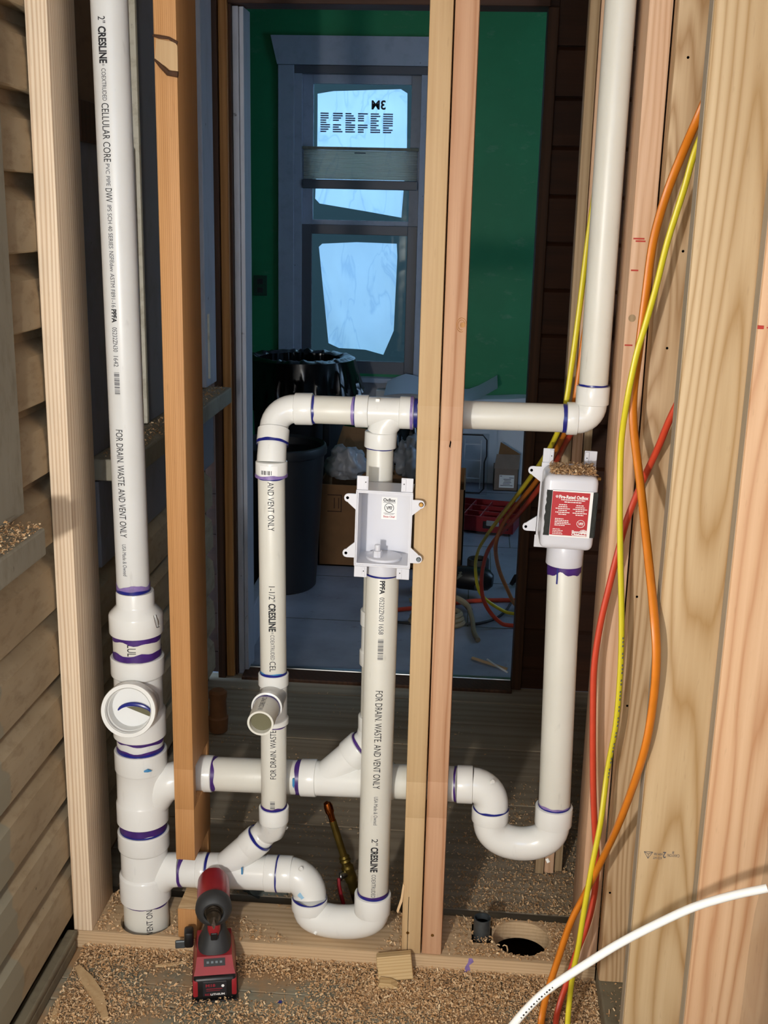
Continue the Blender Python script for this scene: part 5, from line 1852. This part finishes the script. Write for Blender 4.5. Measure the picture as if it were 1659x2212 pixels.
# sheet-covered pile under the right part of the window
pl = thing('covered_pile', 'low pile under a white sheet along the green wall', 'sheet', (-.1, 4.1, 0))
q = MB()
nx, ny = 40, 18
vs = []
for j in range(ny + 1):
    for i in range(nx + 1):
        u, v2 = i / nx, j / ny
        x = -.52 + .98 * u
        if v2 < .5:
            yy, z = 4.245 - .03 * (1 - v2 * 2), .47 * v2 * 2 + .0
        else:
            yy, z = 4.245 + .14 * (v2 - .5) * 2, .47
        k = noise.noise(Vector((x * 5, yy * 5, z * 3)))
        z += (.025 * k + .05 * noise.noise(Vector((x * 1.7, 3, yy)))) * (1 if v2 > .4 else v2)
        yy += .018 * k * (1 if v2 < .5 else 0)
        vs.append((x, min(yy, 4.385), max(z, .002)))
q.add(vs, [(j * (nx + 1) + i, j * (nx + 1) + i + 1, (j + 1) * (nx + 1) + i + 1, (j + 1) * (nx + 1) + i) for j in range(ny) for i in range(nx)])
q.build('cloth', M['dropcloth'], pl, smooth=True, sharp=180)
pa = MB()
vs = []
for j in range(2):
    for i in range(13):
        u = i / 12
        x = -.44 + .57 * u
        z = .500 + .018 * math.sin(u * 7) + (.055 * max(0, (u - .75) / .25) ** 1.3)
        vs.append((x * 1.06, 4.10 + .24 * j - .03 * u, z - .012 + .035 * j + (.04 * (1 - abs(u - .18) * 4) if abs(u - .18) < .25 else 0) * j))
pa.add(vs + [(a, b, c_ - .0015) for a, b, c_ in vs], [(i, i + 1, 14 + i, 13 + i) for i in range(12)] + [(26 + 13 + i, 26 + 14 + i, 27 + i, 26 + i) for i in range(12)])
tag(pa.build('paper_sheet', plain('bluish_white_paper', 'cfdcf0', .5), None, smooth=True, sharp=180), 'curled white paper sheet lying on the covered pile at pipe height', 'paper')

# black power tool, hose and scraps on the room floor
gt = thing('black_tool', 'black paint-speckled power tool lying on the grey room floor', 'power tool', (.02, 2.30, 0))
q = MB()
q.lathe((-.16, 2.33, .075), (.115, 2.28, .072), [(0, .030), (.02, .038), (.13, .040), (.15, .046), (.24, .046), (.262, .040), (.278, .024)], 24)
q.build('body', M['black'], gt, smooth=True)
MB().lathe((.055, 2.36, .09), (.055, 2.36, .135), [(0, .043), (.04, .043), (.045, .040), (.045, .034), (.02, .034)], 24).build('collar', M['rubber'], gt, smooth=True)
q = MB()
rnd = random.Random(12)
for k in range(9):
    x, z = rnd.uniform(-.06, .04), rnd.uniform(.075, .105)
    q.add([(x + rnd.uniform(.003, .012) * math.cos(a), 2.259 - abs(z - .072) * .05 + .0, z + rnd.uniform(.003, .010) * math.sin(a)) for a in [2 * PI * i / 7 for i in range(7)]], [tuple(range(7))])
q.build('paint_speck', M['chalk'], gt)
MB().lathe((.05, 2.245, .045), (.05, 2.26, .06), [(0, .008), (.015, .010)], 12).build('chrome_nut', M['steel'], gt)
hz_ = thing('beige_hose', 'dusty beige strap and hose coil beside the black tool', 'hose', (0, 2.1, 0))
q = MB()
q.tube(smoothline([(-.2, 2.12, .03), (-.10, 2.14, .055), (-.02, 2.12, .05), (.02, 2.10, .03), (.03, 2.06, .02), (.04, 1.98, .012), (.045, 1.88, .010), (.06, 1.80, .009)], 5), .009, 10)
q.tube(smoothline([(-.2, 2.2, .05), (-.08, 2.2, .04), (-.0, 2.16, .02), (.03, 2.10, .012)], 5), .010, 10)
q.build('hose', M['hose'], hz_, smooth=True)
q = MB()
for k in range(3):
    q.tube([(-.09 + (.095 - .005 * k) * math.cos(a), 1.96 + .055 * math.sin(a), .012 + .016 * k) for a in [2 * PI * i / 28 for i in range(29)]], .010, 8)
q.build('coil', M['hose'], hz_, smooth=True)
for lab_, pts, m_, r_ in (('long tan wood scrap on the grey floor beyond the doorway', [(.040, 1.640, .006), (.095, 1.600, .006), (.155, 1.560, .005)], M['splinter'], .0055),
                          ('thin white scrap of wire on the grey floor by the right jamb', [(.090, 1.625, .010), (.115, 1.56, .018), (.155, 1.49, .022)], M['white'], .003)):
    tag(MB().tube(smoothline(pts, 4), r_, 8, True, .5).build('floor_scrap', m_, None, smooth=True), lab_, 'scrap')
tg_ = MB().tube([(.19, 2.40, .02), (.21, 2.42, .045), (.225, 2.44, .03), (.23, 2.45, .01)], [.008, .013, .014, .012], 8).build('floor_scrap', M['black'], None, smooth=True)
tag(tg_, 'small black scrap on the grey floor against the right jamb', 'scrap')

# crinkled clear plastic hanging at the far right
pk = sheet('plastic_sheet', [(.452, .05), (.56, .05), (.56, .62), (.466, .60), (.454, .45)], -.40, M['poly'], None, .02, 8, 30)
tag(pk, 'crinkled clear plastic sheet hanging at the right edge below the tube end', 'plastic sheet')

# wood slivers on the front floor
for lab_, pts, wd, hh in (('broad splintered wood strip on the floor near the clapboard wall', [(-.722, -.068), (-.690, -.105), (-.655, -.148), (-.622, -.205)], .012, .006),
                          ('narrow brown wood strip on the floor by the baseboard', [(-.725, -.16), (-.715, -.22), (-.705, -.30)], .006, .004),
                          ('pale wood sliver on the chips left of the driver', [(-.572, -.047), (-.545, -.040), (-.513, -.026)], .0035, .004)):
    q = MB()
    L_, R_ = [], []
    for i, p in enumerate(pts):
        a, b = Vector(pts[max(0, i - 1)]), Vector(pts[min(len(pts) - 1, i + 1)])
        n_ = (b - a).normalized().orthogonal() * wd * (1 if 0 < i < len(pts) - 1 else .45)
        L_.append((p[0] + n_.x, p[1] + n_.y))
        R_.append((p[0] - n_.x, p[1] - n_.y))
    q.prism(L_ + R_[::-1], 'Z', .002, .002 + hh)
    tag(q.build('wood_sliver', M['stud_mid_l'], None), lab_, 'wood scrap')


# ------------------------------------------------------------ sawdust and chips
def chips(name, N, sampler, lmin=.002, lmax=.0075, lift=.003, seed=1):
    rs = np.random.RandomState(seed)
    pts = sampler(rs, N)
    N = len(pts)
    L_ = rs.uniform(lmin, lmax, N) * rs.uniform(.5, 1.2, N)
    W_ = np.minimum(rs.uniform(.0010, .0030, N), L_ * .7)
    yaw = rs.uniform(0, 2 * np.pi, N)
    tilt = rs.normal(0, .35, N)
    curl = rs.uniform(-.1, .55, N)
    roll = rs.normal(0, .5, N)
    V = np.zeros((N, 8, 3))
    for k, s_ in enumerate((-.5, -.17, .17, .5)):
        lx = s_ * L_
        lz = -curl * (s_ * s_ - .1) * L_ * 1.4
        for e, sd in enumerate((-1, 1)):
            y_ = sd * W_ / 2
            z_ = lz + y_ * np.sin(roll)
            xx = lx * np.cos(tilt) - z_ * np.sin(tilt)
            zz = lx * np.sin(tilt) + z_ * np.cos(tilt)
            V[:, k * 2 + e, 0] = pts[:, 0] + xx * np.cos(yaw) - y_ * np.sin(yaw)
            V[:, k * 2 + e, 1] = pts[:, 1] + xx * np.sin(yaw) + y_ * np.cos(yaw)
            V[:, k * 2 + e, 2] = pts[:, 2] + zz + rs.uniform(0, 1, N) * 0
    zmin = V[:, :, 2].min(axis=1)
    V[:, :, 2] += (pts[:, 2] - zmin + rs.uniform(0, 1, N) ** 2 * lift)[:, None]
    base = (np.arange(N) * 8)[:, None]
    F = np.concatenate([np.stack([base[:, 0] + 2 * k, base[:, 0] + 2 * k + 1, base[:, 0] + 2 * k + 3, base[:, 0] + 2 * k + 2], 1)[:, None, :] for k in range(3)], 1).reshape(-1, 4)
    me = bpy.data.meshes.new(name)
    me.vertices.add(N * 8)
    me.vertices.foreach_set('co', V.reshape(-1).astype(np.float32))
    me.loops.add(len(F) * 4)
    me.loops.foreach_set('vertex_index', F.reshape(-1).astype(np.int32))
    me.polygons.add(len(F))
    me.polygons.foreach_set('loop_start', (np.arange(len(F)) * 4).astype(np.int32))
    me.update(calc_edges=True)
    me.validate()
    me.materials.append(M['sawdust'])
    o = bpy.data.objects.new(name, me)
    COL.objects.link(o)
    o['kind'] = 'stuff'
    return o


def front(rs, N):
    x = rs.uniform(-.73, .30, N)
    y_ = rs.uniform(-.36, 0, N)
    k = np.array([noise.noise(Vector((a * 5, b * 9, 2.0))) for a, b in zip(x, y_)])
    edge = -.18 * np.clip((-.05 - y_) / .08, 0, 1) * np.clip((.0 - x) / .2, 0, 1) + np.exp(y_ / .035) * 1.1 + np.clip((x + .30) / .2, 0, 1) * np.clip((y_ + .22) / .14, .12, 1) * 1.0 + np.clip((-.56 - x) / .10, 0, 1) * .8
    pr_ = np.clip(edge + k * .8 + .10, .02, 1)
    keep = rs.uniform(0, 1, N) < pr_
    return np.stack([x, y_, np.full(N, .0005) + .006 * np.exp(y_ / .02)], 1)[keep]


def plate_top(rs, N):
    x = rs.uniform(-.71, .285, N)
    y_ = rs.uniform(0.004, .133, N)
    k = np.array([noise.noise(Vector((a * 7, b * 12, 5.0))) for a, b in zip(x, y_)])
    pr_ = np.clip(.05 + k * 1.3 + np.clip(x / .1, 0, .9) + .9 * np.exp(-np.abs(x + .70) / .02) + .6 * np.exp(-np.abs(x + .545) / .02), 0, 1)
    keep = rs.uniform(0, 1, N) < pr_
    for hx, hy, hr in ((-.6155, .052, .056), (.1465, .0735, .058), (.0675, .09, .022)):
        keep &= (x - hx) ** 2 + (y_ - hy) ** 2 > hr ** 2
    for a, b in ((-.751, -.713), (-.538, -.5), (-.092, -.012)):
        keep &= (x < a - .001) | (x > b + .001)
    return np.stack([x, y_, np.full(N, .0383)], 1)[keep]


def hall(rs, N):
    x = rs.uniform(-.73, .60, N)
    y_ = .218 + rs.uniform(0, 1, N) ** 1.5 * 1.1
    k = np.array([noise.noise(Vector((a * 4, b * 6, 8.0))) for a, b in zip(x, y_)])
    pr_ = np.clip(.30 * np.exp(-(y_ - .2) / .35) + k * .5 + np.clip((x + .02) / .10, 0, 1) * np.clip(.85 - y_, 0, .8) * 2.2, .008, 1)
    keep = rs.uniform(0, 1, N) < pr_
    return np.stack([x, y_, np.full(N, .0005)], 1)[keep]


def ledge(x0, x1, y0, y1, z):
    def f(rs, N):
        return np.stack([rs.uniform(x0, x1, N), rs.uniform(y0, y1, N), np.full(N, z)], 1)
    return f


for nm, N, sm, args, la in (('floor_sawdust', 90000, front, dict(lift=.006, seed=1), 'tan wood chips and sawdust scattered over the front floor'),
                            ('plate_sawdust', 12000, plate_top, dict(lift=.004, seed=2, lmax=.008), 'wood chips lying on top of the bottom plate'),
                            ('hall_sawdust', 42000, hall, dict(lift=.004, seed=3), 'wood chips on the dark hall floor behind the studs'),
                            ('stool_sawdust', 3500, ledge(-.745, -.682, -1.0, -.222, .9435), dict(lift=.010, seed=4), 'wood chips heaped on the near window stool'),
                            ('stool_sawdust', 1200, ledge(-.745, -.684, .26, 1.22, .9555), dict(lift=.006, seed=5), 'wood chips on the far window stool'),
                            ('box_sawdust', 1500, ledge(.148, .228, .036, .105, 1.0072), dict(lift=.009, seed=6, lmax=.008), 'wood chips heaped on the red-labelled outlet box'),
                            ('right_plate_sawdust', 160, ledge(.296, .385, -.24, -.05, .0385), dict(lift=.002, seed=7), 'sparse wood chips on the bottom plate below the right boards')):
    o = chips(nm, N, sm, **args)
    tag(o, la, 'sawdust')
